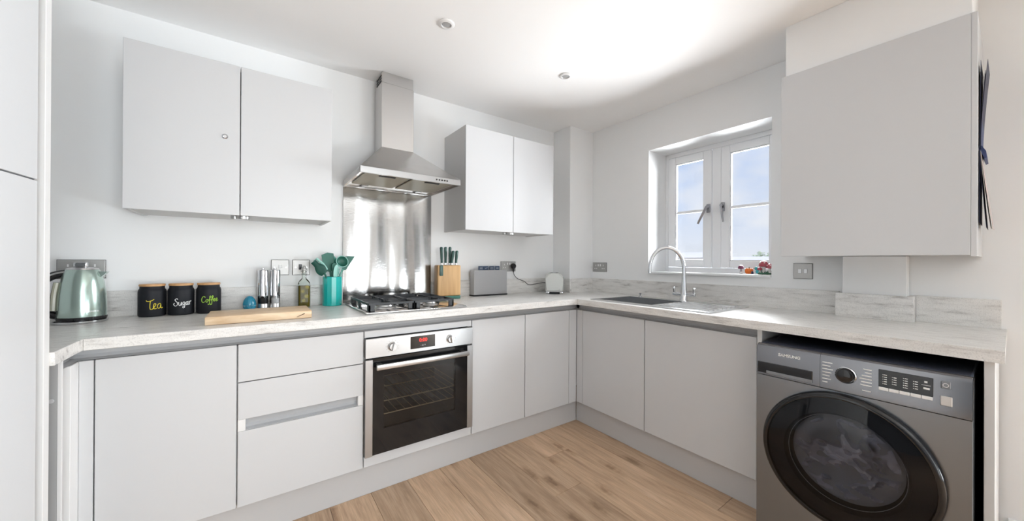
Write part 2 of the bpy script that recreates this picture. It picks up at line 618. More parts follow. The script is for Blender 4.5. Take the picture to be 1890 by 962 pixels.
def obj(name, mb, m, parent=None, smooth=35, **props):
    bm = mb.bm
    bmesh.ops.recalc_face_normals(bm, faces=list(bm.faces))
    me = bpy.data.meshes.new(name)
    off = OFF.get(parent.name, Vector((0, 0, 0))) if parent else Vector((0, 0, 0))
    if off.length:
        for v in bm.verts:
            v.co -= off
    bm.to_mesh(me)
    bm.free()
    ms = m if isinstance(m, (list, tuple)) else [m]
    for x in ms:
        me.materials.append(x)
    if smooth:
        me.polygons.foreach_set('use_smooth', [True] * len(me.polygons))
        try:
            me.set_sharp_from_angle(angle=math.radians(smooth))
        except Exception:
            pass
    o = bpy.data.objects.new(name, me)
    COL.objects.link(o)
    if parent:
        o.parent = parent
        OFF[o.name] = off
    for k, v in props.items():
        o[k] = v
    return o


def thing(name, label, cat, loc, rotz=0.0, group=None, local=False):
    o = bpy.data.objects.new(name, None)
    o.empty_display_size = 0.05
    COL.objects.link(o)
    o.location = loc
    o.rotation_euler = (0, 0, rotz)
    o['label'] = label
    o['category'] = cat
    if group:
        o['group'] = group
    OFF[o.name] = Vector((0, 0, 0)) if local else Vector(loc)
    return o


def tag(o, label, cat, group=None):
    o['label'] = label
    o['category'] = cat
    if group:
        o['group'] = group
    return o


def struct(name, mb, m, parent=None):
    o = obj(name, mb, m, parent)
    if parent is None:
        o['kind'] = 'structure'
    return o


def sroot(name, loc=(0, 0, 0)):
    o = bpy.data.objects.new(name, None)
    COL.objects.link(o)
    o['kind'] = 'structure'
    OFF[o.name] = Vector((0, 0, 0))
    return o


def bx(*a, **k):
    return MB().box(*a, **k)


def text(name, s, size, m, parent, origin, right, up, extrude=0.0004, align='CENTER', bold=0.0):
    c = bpy.data.curves.new(name, 'FONT')
    c.body = s
    c.size = size
    c.extrude = extrude
    c.offset = bold
    c.align_x = align
    c.align_y = 'CENTER'
    t = bpy.data.objects.new(name + '_tmp', c)
    COL.objects.link(t)
    dg = bpy.context.evaluated_depsgraph_get()
    me = bpy.data.meshes.new_from_object(t.evaluated_get(dg))
    bpy.data.objects.remove(t)
    r = Vector(right).normalized()
    u = Vector(up).normalized()
    n = r.cross(u)
    mt = Matrix((r, u, n)).transposed().to_4x4()
    off = OFF.get(parent.name, Vector((0, 0, 0))) if parent else Vector((0, 0, 0))
    mt.translation = Vector(origin) - off
    me.transform(mt)
    me.materials.clear()
    me.materials.append(m)
    me.name = name
    o = bpy.data.objects.new(name, me)
    COL.objects.link(o)
    o.parent = parent
    return o


def smooth_path(pts, k=6):
    """Catmull-Rom through 2D or 3D points."""
    P = [Vector(p) for p in pts]
    P = [P[0] * 2 - P[1]] + P + [P[-1] * 2 - P[-2]]
    out = []
    for i in range(1, len(P) - 2):
        a, b, c, d = P[i - 1], P[i], P[i + 1], P[i + 2]
        for j in range(k):
            t = j / k
            out.append(0.5 * ((2 * b) + (c - a) * t + (2 * a - 5 * b + 4 * c - d) * t * t + (3 * b - a - 3 * c + d) * t ** 3))
    out.append(P[-2])
    return out


# ------------------------------------------------------------------ room shell
CEIL = 2.348
XL, XR, YB, YF = -3.57, 0.0, 0.0, -6.2
XW, YW = -6.4, -2.14          # unseen: room widened to the left behind the camera to cut bounce
WY0, WY1, WZ0, WZ1 = -1.60, -0.78, 1.09, 2.045   # window opening in wall_right

floor = struct('floor', bx(XW - .1, XR + .1, YF - .1, YB + .1, -0.06, -0.012), M['subfloor'])
pw = 0.187
edges_x = []
x = -0.70 + pw * 5
while x > XW - pw:
    edges_x.append(x)
    x -= pw
rows_start = {0: -0.2, 1: -0.81, 2: -1.10, 3: -0.35, 4: -1.55, 5: -0.62}
for i, x1 in enumerate(edges_x):
    x0 = x1 - pw
    a, b = max(x0, XW), min(x1, XR)
    if b - a < 0.02:
        continue
    idx = round((-0.70 - x1) / pw)          # 0 = strip just left of x=-0.70
    joint = {-1: -1.62, 0: -2.3, 1: -0.81, 2: -1.10, 3: -1.85, 4: -1.30, 5: -2.15, 6: -0.95}.get(idx, -0.4 - (idx * 0.61) % 1.7)
    ys = [YB if b > XL else YW]
    if ys[0] - joint > 0.1:
        ys.append(joint)
    while ys[-1] > YF:
        ys.append(max(YF, ys[-1] - 1.75))
    for y1, y0 in zip(ys[:-1], ys[1:]):
        if y1 - y0 < 0.05:
            continue
        mb = bx(a + .0006, b - .0006, y0 + .0008, y1 - .0008, -0.0119, 0.0, bev=0.0010)
        o = obj('plank', mb, M['oak'], floor, smooth=0)

struct('ceiling', bx(XW - .1, XR + .3, YF - .1, YB + .1, CEIL, CEIL + .1), M['ceiling'])
struct('wall_back', bx(XL - .1, XR + .3, YB, YB + .1, 0, CEIL), M['wall'])
struct('wall_left', bx(XL - .1, XL, YW, YB, 0, CEIL), M['wall'])
mb = MB()
mb.box(XW, XL - .1, YW, YW + .1, 0, CEIL)
mb.box(XW - .1, XW, YF, YW + .1, 0, CEIL)
struct('wall_far_left', mb, M['wall_dark'])
GY0, GY1, GZ = -5.55, -3.55, 2.15       # opening for the added garden door, out of view
mb = MB()
mb.box(0, .3, WY1, YB, 0, CEIL)
mb.box(0, .3, GY1, WY0, 0, CEIL)
mb.box(0, .3, WY0, WY1, 0, WZ0)
mb.box(0, .3, WY0, WY1, WZ1, CEIL)
mb.box(0, .3, GY0, GY1, GZ, CEIL)
mb.box(0, .3, YF - .1, GY0, 0, CEIL)
struct('wall_right', mb, M['wall'])
mb = MB()
mb.box(XW - .1, -2.55, YF - .1, YF, 0, CEIL)
mb.box(-.95, 0.0, YF - .1, YF, 0, CEIL)
mb.box(-2.55, -.95, YF - .1, YF, 0, .3)
mb.box(-2.55, -.95, YF - .1, YF, 2.2, CEIL)
struct('wall_front', mb, M['wall'])
w2 = sroot('added_window')  # unseen front window, added to carry fill light
mb = MB()
for xa in (-2.55, -1.03):
    mb.box(xa, xa + .08, YF - .08, YF - .03, .3, 2.2)
mb.box(-2.55, -.95, YF - .08, YF - .03, .3, .38)
mb.box(-2.55, -.95, YF - .08, YF - .03, 2.12, 2.2)
obj('frame', mb, M['upvc'], w2)
obj('pane', bx(-2.47, -1.03, YF - .058, YF - .054, .38, 2.12), M['glass'], w2)
d1 = sroot('added_door')  # unseen glazed door, added to carry side fill light
mb = MB()
for ya in (GY0, (GY0 + GY1) / 2 - .04, GY1 - .08):
    mb.box(.20, .26, ya, ya + .08, 0, GZ)
mb.box(.20, .26, GY0, GY1, 0, .1)
mb.box(.20, .26, GY0, GY1, GZ - .08, GZ)
obj('frame', mb, M['upvc'], d1)
obj('pane', bx(.228, .232, GY0 + .08, GY1 - .08, .1, GZ - .08), M['glass'], d1)

# pipe boxings and trims
struct('trim_1', bx(-0.288, 0.0, -0.213, 0.0, 0.912, CEIL, bev=.002), M['wall'])           # corner boxing
struct('trim_2', bx(-0.348, 0.0, -2.346, -1.774, 2.10, CEIL, bev=.002), M['wall'])          # above boiler cupboard
struct('trim_3', bx(-0.066, 0.0, -2.152, -1.929, 0.912, 1.212, bev=.003), M['wall'])        # pipe boxing under it
mb = MB()
mb.prism([(0, 0), (-.018, 0), (-.018, .118), (-.012, .132), (-.008, .145), (0, .147)], 'Y', GY1 + .02, -2.425)
struct('baseboard_right', mb, M['trim'])

# ------------------------------------------------------------------ kitchen window
win = sroot('window_1')
FX0, FX1 = 0.235, 0.300
mb = MB()
mb.box(FX0, FX1, WY1 - .028, WY1, WZ0, WZ1, bev=.004)
mb.box(FX0, FX1, WY0, WY0 + .028, WZ0, WZ1, bev=.004)
mb.box(FX0, FX1, WY0 + .028, WY1 - .028, WZ1 - .036, WZ1, bev=.004)
mb.box(FX0, FX1, WY0 + .028, WY1 - .028, WZ0, 1.136, bev=.004)
mb.box(FX0, FX1, -1.212, -1.148, 1.136, WZ1 - .036, bev=.004)
obj('window_frame', mb, M['upvc'], win)


def sash(y0, y1, hy, hdir):
    z0, z1 = 1.1385, WZ1 - .0385
    st = 0.058
    mb = MB()
    xa, xb = FX0 - .008, FX0 + .030
    mb.box(xa, xb, y0, y0 + st, z0, z1, bev=.004)
    mb.box(xa, xb, y1 - st, y1, z0, z1, bev=.004)
    mb.box(xa, xb, y0 + st, y1 - st, z0, z0 + .05, bev=.004)
    mb.box(xa, xb, y0 + st, y1 - st, z1 - .055, z1, bev=.004)
    # inner glazing bead step
    q = 0.006
    mb.box(xa + .006, xb - .012, y0 + st, y0 + st + q, z0 + .05, z1 - .055, bev=.002)
    mb.box(xa + .006, xb - .012, y1 - st - q, y1 - st, z0 + .05, z1 - .055, bev=.002)
    mb.box(xa + .006, xb - .012, y0 + st + q, y1 - st - q, z0 + .05, z0 + .05 + q, bev=.002)
    mb.box(xa + .006, xb - .012, y0 + st + q, y1 - st - q, z1 - .055 - q, z1 - .055, bev=.002)
    s = obj('sash', mb, M['upvc'], win)
    obj('pane', bx(.246, .250, y0 + st + q, y1 - st - q, z0 + .05 + q, z1 - .055 - q), M['glass'], s)
    obj('glazing_bar', bx(.238, .2455, y0 + st + q, y1 - st - q, 1.556, 1.575, bev=.002), M['upvc'], s)
    # espagnolette handle: backplate, pivot and a lever that slants down
    hb = MB()
    hb.box(xa - .012, xa, hy - .013, hy + .013, 1.542, 1.606, bev=.004, seg=2)
    hb.cyl((xa - .036, hy, 1.582), .011, .026, 14, 'X', bev=.003)
    hb.tube([(xa - .032, hy, 1.585), (xa - .036, hy + hdir * .012, 1.560), (xa - .044, hy + hdir * .045, 1.49), (xa - .044, hy + hdir * .058, 1.462)], [.010, .009, .008, .007], 8)
    obj('handle', hb, M['handle_metal'], s)


sash(-1.146, -0.810, -1.128, 1)
sash(-1.570, -1.214, -1.228, -0.35)
obj('sill', bx(-.014, FX0, WY0 + .001, WY1 - .001, WZ0 - .004, WZ0 + .012, bev=.003), M['upvc'], win)

# ------------------------------------------------------------------ outside
tag(obj('lawn', bx(8, 140, -90, 120, -3.2, -3.0), M['ground']), 'pale sunlit ground outside beyond the kitchen window', 'ground')


def house(x, y, w, d, h, label, wins):
    t = thing('house', label, 'house', (x, y, -3.0))
    obj('wall', bx(x - d / 2, x + d / 2, y - w / 2, y + w / 2, -3, -3 + h), M['render'], t)
    mb = MB()
    mb.prism([(x - d / 2 - .3, -3 + h), (x + d / 2 + .3, -3 + h), (x + .2, -3 + h + 0.75), (x - .2, -3 + h + 0.75)], 'Y', y - w / 2 - .3, y + w / 2 + .3)
    obj('roof', mb, M['roof'], t)
    for (wy, ww) in wins:
        f = obj('window', bx(x - d / 2 - .06, x - d / 2 - .001, y + wy - ww / 2, y + wy + ww / 2, -3 + h - 1.35, -3 + h - .35), M['upvc'], t)
        for s in (-1, 1):
            obj('pane', bx(x - d / 2 - .09, x - d / 2 - .061, y + wy + s * ww / 4 - ww / 5, y + wy + s * ww / 4 + ww / 5, -3 + h - 1.25, -3 + h - .45), M['far_pane'], f)


house(46, 24.6, 9, 6, 4.75, 'pale rendered house with upper windows seen through the left window pane', [(-2.0, 1.5), (.2, 1.5), (2.6, 1.5)])
house(58, 19.5, 11, 7, 4.3, 'low pale house roof seen through the right window pane', [(-2, 1.6), (2, 1.6)])


def tree(x, y, h, r, label, n=420):
    t = thing('tree', label, 'tree', (x, y, -3.0))
    tb = MB()
    tb.tube([(x, y, -2.97), (x + .1, y, -3 + h * .4), (x, y + .1, -3 + h * .75)], [.3, .22, .1], 8)
    obj('trunk', tb, M['bark'], t)
    fb = MB()
    for i in range(n):
        a, b_ = random.uniform(0, 2 * PI), math.acos(random.uniform(-1, 1))
        rr = r * random.uniform(.35, 1.0) ** .6
        c = Vector((x + rr * math.sin(b_) * math.cos(a), y + rr * math.sin(b_) * math.sin(a), -3 + h * .72 + rr * .62 * math.cos(b_)))
        s = random.uniform(.18, .4)
        p1 = c + Vector((random.uniform(-s, s), random.uniform(-s, s), random.uniform(-s, s)))
        p2 = c + Vector((random.uniform(-s, s), random.uniform(-s, s), random.uniform(-s, s)))
        p3 = c + Vector((random.uniform(-s, s), random.uniform(-s, s), random.uniform(-s, s)))
        vs = [fb.bm.verts.new(q) for q in (c, p1, p2, p3)]
        fb.bm.faces.new(vs[:3])
        fb.bm.faces.new(vs[1:])
    o = obj('foliage', fb, M['leaf'], t, smooth=0)
    o['kind'] = 'stuff'


tree(70, 22.6, 6.4, 2.3, 'tall pale green tree at the right edge of the window view')
tree(72, 28.4, 5.2, 2.0, 'lower rounded grey green tree beside the taller one outside')

# ------------------------------------------------------------------ worktop
WT, WB = 0.910, 0.871
wtop = thing('worktop', 'pale grey streaked stone effect worktop running around the corner', 'worktop', (-1.5, -.3, WB))
mb = MB()
mb.box(-2.955, -0.63, -0.633, -0.001, WB, WT, bev=.0015)
obj('worktop_slab', mb, M['top_x'], wtop)
obj('worktop_slab', bx(-3.569, -2.9555, -0.8375, -0.001, WB, WT, bev=.0015), M['top_x'], wtop)
mb = MB()
SX0, SX1, SY0, SY1 = -.530, -.155, -1.150, -.735    # bowl cut-out
mb.box(-.63, -.0005, SY1, -.001, WB, WT)
mb.box(-.63, -.0005, -2.420, SY0, WB, WT)
mb.box(-.63, SX0, SY0, SY1, WB, WT)
mb.box(SX1, -.0005, SY0, SY1, WB, WT)
obj('worktop_slab', mb, M['top_y'], wtop)
UZ = 1.029
obj('upstand', bx(-3.569, -2.050, -.019, -.0005, WT, UZ, bev=.001), M['top_x'], wtop)
obj('upstand', bx(-1.465, -.307, -.019, -.0005, WT, UZ, bev=.001), M['top_x'], wtop)
obj('upstand', bx(-.307, -.2885, -.233, -.0005, WT, UZ, bev=.001), M['top_y'], wtop)
obj('upstand', bx(-.288, -.0195, -.232, -.2135, WT, UZ, bev=.001), M['top_x'], wtop)
obj('upstand', bx(-.019, -.0005, -1.907, -.2135, WT, UZ, bev=.001), M['top_y'], wtop)
mb = MB()
mb.box(-.0865, -.0665, -2.174, -1.907, WT, UZ - .003, bev=.001)
mb.box(-.0665, -.0005, -1.928, -1.907, WT, UZ - .003)
mb.box(-.0665, -.0005, -2.174, -2.153, WT, UZ - .003)
obj('upstand', mb, M['top_y'], wtop)
obj('upstand', bx(-.019, -.0005, -2.407, -2.1745, WT, UZ, bev=.001), M['top_y'], wtop)

# ------------------------------------------------------------------ base units, hob wall
FA = -0.578          # door faces along the hob wall (y)
FB = -0.578          # door faces along the window wall (x)
DZ0, DZ1 = 0.155, 0.826
PT = 0.018


def carcass_a(mb, x0, x1, top=0.82, yb=-.03):
    t = .016
    mb.box(x0, x0 + t, -.558, yb, .15, top)
    mb.box(x1 - t, x1, -.558, yb, .15, top)
    mb.box(x0 + t, x1 - t, -.558, yb, .15, .15 + t)
    mb.box(x0 + t, x1 - t, yb - .006, yb, .15 + t, top)


def carcass_b(mb, y0, y1, top=0.82, xb=-.03):
    t = .016
    mb.box(-.558, xb, y0, y0 + t, .15, top)
    mb.box(-.558, xb, y1 - t, y1, .15, top)
    mb.box(-.558, xb, y0 + t, y1 - t, .15, .15 + t)
    mb.box(xb - .006, xb, y0 + t, y1 - t, .15 + t, top)


def door_a(x0, x1, parent, z0=DZ0, z1=DZ1, name='door'):
    return obj(name, bx(x0, x1, FA, FA + PT, z0, z1, bev=.0012), M['cab'], parent)


def door_b(y0, y1, parent, z0=DZ0, z1=DZ1, name='door'):
    return obj(name, bx(FB, FB + PT, y0, y1, z0, z1, bev=.0012), M['cab'], parent)


G = .0018
t = thing('base_cabinet', 'light grey base cabinet under the kettle, nearest the tall unit', 'cabinet', (-2.75, -.3, .15))
mb = MB(); carcass_a(mb, -2.943, -2.549); obj('carcass', mb, M['carcass'], t)
door_a(-2.9425 + G, -2.549 - G, t)

t = thing('drawer_unit', 'light grey three drawer unit left of the oven', 'cabinet', (-2.3, -.3, .15))
mb = MB(); carcass_a(mb, -2.548, -2.056); obj('carcass', mb, M['carcass'], t)
xa, xb = -2.547 + G, -2.0545 - G
door_a(xa, xb, t, .671, DZ1, 'drawer')
door_a(xa, xb, t, .5145, .667, 'drawer')
door_a(xa, xb, t, DZ0, .466, 'drawer')
mb = MB()
mb.prism([(FA + .004, .467), (FA + .003, .470), (FA + .022, .474), (FA + .030, .484), (FA + .030, .500), (FA + .024, .512), (FA + .004, .5135),
          (FA + .004, .5142), (FA + .034, .5142), (FA + .034, .467)], 'X', xa + .026, xb - .024)
obj('finger_rail', mb, M['rail'], t)
obj('rail_end', bx(xa, xa + .0255, FA + .001, FA + .035, .467, .5142), M['edge'], t)
obj('rail_end', bx(xb - .0235, xb, FA + .001, FA + .035, .467, .5142), M['edge'], t)

t = thing('oven_housing', 'light grey oven housing with slim panels above and below oven', 'cabinet', (-1.75, -.3, .15))
mb = MB(); carcass_a(mb, -2.055, -1.452, .82)
obj('carcass', mb, M['carcass'], t)
door_a(-2.0535 + G, -1.452 - G, t, .794, DZ1 + .001, 'filler_panel')
door_a(-2.0535 + G, -1.452 - G, t, DZ0, .2065, 'filler_panel')

t = thing('base_cabinet', 'narrow light grey base cabinet immediately right of the oven', 'cabinet', (-1.25, -.3, .15))
mb = MB(); carcass_a(mb, -1.451, -1.052); obj('carcass', mb, M['carcass'], t)
door_a(-1.4505 + G, -1.0535 - G, t)
t = thing('base_cabinet', 'light grey base cabinet in the corner, one from the oven', 'cabinet', (-.85, -.3, .15))
mb = MB(); carcass_a(mb, -1.051, -.64); obj('carcass', mb, M['carcass'], t)
door_a(-1.0525 + G, -.6535 - G, t)
door_a(-.6525, -.5795, t, DZ0, DZ1, 'corner_filler')

# window wall
t = thing('base_cabinet', 'light grey base cabinet under the sink bowl, beside the corner', 'cabinet', (-.3, -.9, .15))
mb = MB(); carcass_b(mb, -1.140, -.64); obj('carcass', mb, M['carcass'], t)
door_b(-1.140 + G, -.637 - G, t)
door_b(-.636, -.5790, t, DZ0, DZ1, 'corner_filler')
t = thing('base_cabinet', 'wide light grey base cabinet with panel door, left of washing machine', 'cabinet', (-.3, -1.44, .15))
mb = MB(); carcass_b(mb, -1.7375, -1.1415); obj('carcass', mb, M['carcass'], t)
door_b(-1.7375 + G, -1.1415 - G, t)
tag(obj('end_panel', bx(-.585, -.02, -1.7605, -1.7405, 0.001, WB - .0005, bev=.001), M['edge']), 'slim white end panel between base cabinet and washing machine', 'panel')
tag(obj('end_panel', bx(-.585, -.02, -2.402, -2.380, 0.001, WB - .0005, bev=.001), M['edge']), 'slim white end panel right of the washing machine', 'panel')
tag(obj('recess_shade_sheet', bx(-.022, -.004, -2.3795, -1.761, .02, WB - .001), M['black_matt']), 'black sheet added to darken the washing machine recess', 'panel')  # matt black sheet standing in for shade inside the recess

# plinths and finger rails
tag(obj('plinth', bx(-2.95, -.5465, -.5455, -.530, 0.0005, .150, bev=.001), M['plinth']), 'long grey kickboard under the oven and drawers', 'kickboard')
tag(obj('plinth', bx(-.5455, -.530, -1.7395, -.5465, 0.0005, .150, bev=.001), M['plinth']), 'grey kickboard under the sink side cabinets', 'kickboard')
RP = [(.572, .8275), (.574, .829), (.553, .833), (.545, .843), (.545, .858), (.550, .868), (.560, .8705), (.540, .8705), (.535, .8275)]
mb = MB()
mb.prism([(-a, b) for a, b in RP], 'X', -3.011, -.545)
mb.prism([(a - 3.556, b) for a, b in RP], 'Y', -.720, -.560)
tag(obj('handle_rail', mb, M['rail']), 'recessed grey finger rail under worktop on the oven side', 'rail')
mb = MB()
mb.prism([(-a, b) for a, b in RP], 'Y', -1.7395, -.5745)
tag(obj('handle_rail', mb, M['rail']), 'recessed grey finger rail under worktop on the sink side', 'rail')

# corner post beside the tall unit
t = thing('corner_post', 'light grey corner post and filler next to kettle side cabinet', 'post', (-3.0, -.6, 0))
obj('filler', bx(-2.978, -2.9445, FA, FA + PT, .0, DZ1, bev=.001), M['cab'], t)
obj('return_panel', bx(-2.996, -2.9785, -.643, FA + PT, .0, DZ1, bev=.001), M['edge'], t)  # whiter than the post front: window light put into the colour
obj('recess_panel', bx(-3.012, -3.000, -.720, -.630, .0, DZ1 - .01), M['niche'], t)
t = thing('carcass_panel', 'grey unit side panel with white edge in gap beside tall cabinet', 'panel', (-3.1, -.75, 0))
obj('panel', bx(-3.560, -2.980, -.734, -.723, .0, WB - .001), M['niche'], t)
obj('edging', bx(-2.9795, -2.972, -.734, -.723, .0, WB - .001), M['edge'], t)
obj('cover_cap', MB().cyl((-2.992, -.7345, .744), .0065, .002, 16, '-Y', bev=.0005), M['cab'], t)

# ------------------------------------------------------------------ tall unit
TX = -2.967
t = thing('tall_cabinet', 'tall light grey larder cabinet with two stacked doors', 'cabinet', (TX, -.907, 0), math.radians(-6.7), local=True)
obj('carcass', bx(-.42, -.020, -.599, -.002, .15, 2.25), M['carcass'], t)
obj('door', bx(-.018, 0, -.599, 0, DZ0, 1.3865, bev=.0012), M['cab'], t)
obj('door', bx(-.018, 0, -.599, 0, 1.3905, 2.25, bev=.0012), M['cab'], t)
obj('kickboard', bx(-.06, -.045, -.599, -.002, 0, .149), M['plinth'], t)
t = thing('tall_end_panel', 'tall white edged end panel between larder cabinet and worktop', 'panel', (-3.27, -.85, 0))
obj('filler', bx(XL + .002, TX - .0185, -.856, -.8385, 0, 2.25), M['filler_shade'], t)
obj('edging', bx(TX - .018, TX + .002, -.872, -.8385, 0, 2.25, bev=.001), M['edge'], t)

# ------------------------------------------------------------------ wall cabinets
CF, CZ0, CZ1 = -.331, 1.3845, 2.080


def wall_cab(x0, xm, x1, label, lock):
    t = thing('wall_cabinet', label, 'cabinet', ((x0 + x1) / 2, 0, CZ0))
    mb = MB()
    mb.box(x0 + .0005, x0 + .0165, CF + .020, -.001, CZ0 + .001, CZ1)
    mb.box(x1 - .0165, x1 - .0005, CF + .020, -.001, CZ0 + .001, CZ1)
    mb.box(x0 + .0165, x1 - .0165, CF + .020, -.001, CZ0 + .006, CZ0 + .024)
    mb.box(x0 + .0165, x1 - .0165, CF + .020, -.001, CZ1 - .018, CZ1)
    mb.box(x0 + .0165, x1 - .0165, -.012, -.001, CZ0 + .024, CZ1 - .018)
    obj('carcass', mb, M['carcass'], t)
    d = obj('door', bx(x0, xm - G, CF, CF + PT, CZ0, CZ1, bev=.0012), M['cab'], t)
    obj('door', bx(xm + G, x1, CF, CF + PT, CZ0, CZ1, bev=.0012), M['cab'], t)
    if lock:
        lb = MB()
        lb.lathe([(0, -.001), (.011, -.001), (.011, .003), (.008, .005), (.0065, .0035), (0, .0035)], (-2.606, CF, 1.742), 20, '-Y')
        lk = obj('lock', lb, M['chrome'], d)
    pm = MB()
    pm.cyl((xm + .012, -.275, CZ0 - .014), .027, .020, 24, bev=.002)
    pm.cyl((xm - .022, -.250, CZ0 - .012), .016, .018, 18, bev=.002)
    obj('under_cabinet_light', pm, M['satin'], t)
    return t


wall_cab(-2.931, -2.550, -2.163, 'light grey double wall cabinet with a small lock, left of hood', True)
t = wall_cab(-1.364, -.976, -.590, 'light grey double wall cabinet right of the hood, above toaster', False)

# ------------------------------------------------------------------ boiler cupboard
BX, BY0, BY1, BZ0, BZ1 = -.360, -2.346, -1.760, 1.2085, 2.0985
t = thing('boiler_cupboard', 'large light grey boiler cupboard with plain front, right of window', 'cupboard', (-.18, -2.05, BZ0))
obj('door', bx(BX, BX + PT, BY0 + .003, BY1, BZ0, BZ1, bev=.0012), M['cab'], t)
mb = MB()
mb.box(BX + .001, -.001, BY0 - .012, BY0 + .0025, BZ0 - .004, BZ1, bev=.001)
mb.box(BX + .020, -.001, BY1 - .018, BY1 - .002, BZ0 + .004, BZ1)
mb.box(BX + .020, -.001, BY0 + .003, BY1 - .018, BZ1 - .016, BZ1 - .0005)
mb.box(BX + .020, -.067, BY0 + .003, BY1 - .018, BZ0 + .004, BZ0 + .020)
obj('side_panel', mb, M['cab'], t)

# leaflets hanging on its side
t = thing('hanging_leaflets', 'navy and white paper leaflets clipped to boiler cupboard side', 'papers', (-.2, BY0 - .013, 1.6))
ys = BY0 - .0125


def sheet(name, x0, x1, z0, z1, fn, m, th=.0007):
    mb = MB()
    n = 10
    lo = [(ys - fn(i / n), z0 + (z1 - z0) * i / n) for i in range(n + 1)]
    poly = lo + [(y - th, z) for y, z in reversed(lo)]
    mb.prism(poly, 'X', x0, x1)
    obj(name, mb, m, t)


sheet('leaflet', -.30, -.09, 1.610, 1.935, lambda s: .002 + .002 * s, M['paper_navy'])
sheet('leaflet', -.29, -.10, 1.610, 1.935, lambda s: .004 + .018 * max(0, s - .1) ** 1.4, M['paper_navy'])
sheet('leaflet', -.28, -.11, 1.615, 1.900, lambda s: .0045 + .010 * max(0, s - .1) ** 1.3, M['paper_blue'])
sheet('leaflet', -.30, -.09, 1.330, 1.605, lambda s: .002, M['paper_navy'])
sheet('leaflet', -.29, -.10, 1.315, 1.600, lambda s: .004 + .022 * (1 - s) ** 1.3, M['paper_white'])
sheet('leaflet', -.28, -.11, 1.310, 1.595, lambda s: .0048 + .027 * (1 - s) ** 1.2, M['paper_pink'])
sheet('leaflet', -.29, -.10, 1.312, 1.590, lambda s: .003 + .014 * (1 - s) ** 1.3, M['paper_navy'])
mb = MB()
mb.prism([(ys, 1.625), (ys - .006, 1.622), (ys - .016, 1.600), (ys - .018, 1.575), (ys - .012, 1.572), (ys - .005, 1.598), (ys, 1.604)], 'X', -.27, -.12)
obj('bow', mb, M['paper_blue'], t)

# ------------------------------------------------------------------ splashback, hood
tag(obj('splashback', bx(-2.048, -1.467, -.006, -.0005, WT + .001, 1.650, bev=.0008), M['steel_v']), 'brushed stainless steel splashback sheet behind the hob', 'splashback')

t = thing('cooker_hood', 'stainless steel chimney cooker hood above the hob', 'hood', (-1.757, -.2, 1.64))
HX0, HX1, HY = -2.048, -1.464, -.452
LZ0, LZ1 = 1.640, 1.674
mb = MB()
mb.box(HX0, HX1, HY, HY + .012, LZ0, LZ1, bev=.001)
obj('front_lip', mb, M['steel_h'], t)
mb = MB()
mb.box(HX0, HX0 + .010, HY + .0125, -.007, LZ0, LZ1)
mb.box(HX1 - .010, HX1, HY + .0125, -.007, LZ0, LZ1)
mb.box(HX0 + .010, HX1 - .010, -.017, -.007, LZ0, LZ1)
obj('side_lip', mb, M['steel_hood'], t)
CX0, CX1, CY = -1.862, -1.660, -.170
mb = MB()
b = mb.bm
lo = [b.verts.new(p) for p in ((HX0, HY, LZ1), (HX1, HY, LZ1), (HX1, -.007, LZ1), (HX0, -.007, LZ1))]
hi = [b.verts.new(p) for p in ((CX0, CY, 1.878), (CX1, CY, 1.878), (CX1, -.007, 1.878), (CX0, -.007, 1.878))]
for i in range(4):
    j = (i + 1) % 4
    b.faces.new([lo[i], lo[j], hi[j], hi[i]])
b.faces.new(hi)
b.faces.new(lo[::-1])
obj('canopy', mb, M['steel_hood'], t)
obj('chimney_lower', bx(CX0, CX1, CY, -.007, 1.8785, 2.280, bev=.0012), M['steel_hood'], t)
ch = obj('chimney_upper', bx(CX0 + .003, CX1 - .003, CY + .003, -.007, 2.2805, CEIL - .0005, bev=.0012), M['steel_hood'], t)
mb = MB()
for i in range(3):
    mb.box(CX0 + .0015, CX0 + .0045, -.145, -.045, 2.290 + i * .017, 2.300 + i * .017)
obj('vent_slot', mb, M['black_matt'], ch)
obj('underside', bx(HX0 + .011, HX1 - .011, HY + .013, -.018, 1.656, 1.664), M['satin'], t)
for (a, c) in ((HX0 + .035, -1.766), (-1.748, HX1 - .035)):
    f = obj('filter', bx(a, c, HY + .050, -.075, 1.648, 1.6555, bev=.002), M['filter'], t)
    obj('latch', bx((a + c) / 2 - .045, (a + c) / 2 + .045, HY + .053, HY + .075, 1.644, 1.6478, bev=.001), M['black_matt'], f)
for xx in (-1.93, -1.58):
    obj('hood_light', MB().cyl((xx, -.045, 1.647), .022, .0085, 20, bev=.002), M['lens'], t)
for i in range(5):
    xx = -1.622 + i * .0170
    obj('button', MB().cyl((xx, HY, 1.657), .0048, .004, 12, '-Y', bev=.001), M['black'], t)

# ------------------------------------------------------------------ hob
t = thing('gas_hob', 'stainless steel four burner gas hob with black pan supports', 'hob', (-1.77, -.34, WT))
hz = WT + .0005
mb = MB()
mb.box(-2.050, -1.490, -.592, -.085, hz, hz + .009, bev=.003, seg=2)
obj('hob_plate', mb, M['steel_hob'], t)
burn = [(-1.915, -.225, .030), (-1.645, -.215, .040), (-1.915, -.440, .040), (-1.650, -.435, .024)]
for (x, y, r) in burn:
    hb = MB()
    hb.lathe([(0, 0), (r + .020, 0), (r + .016, .006), (r + .006, .010), (r + .004, .018), (0, .018)], (x, y, hz + .0092), 28)
    q = obj('burner', hb, M['satin'], t)
    cb = MB()
    cb.lathe([(0, 0), (r, 0), (r, .007), (r - .004, .010), (0, .010)], (x, y, hz + .0274), 28)
    obj('burner_cap', cb, M['iron'], q)


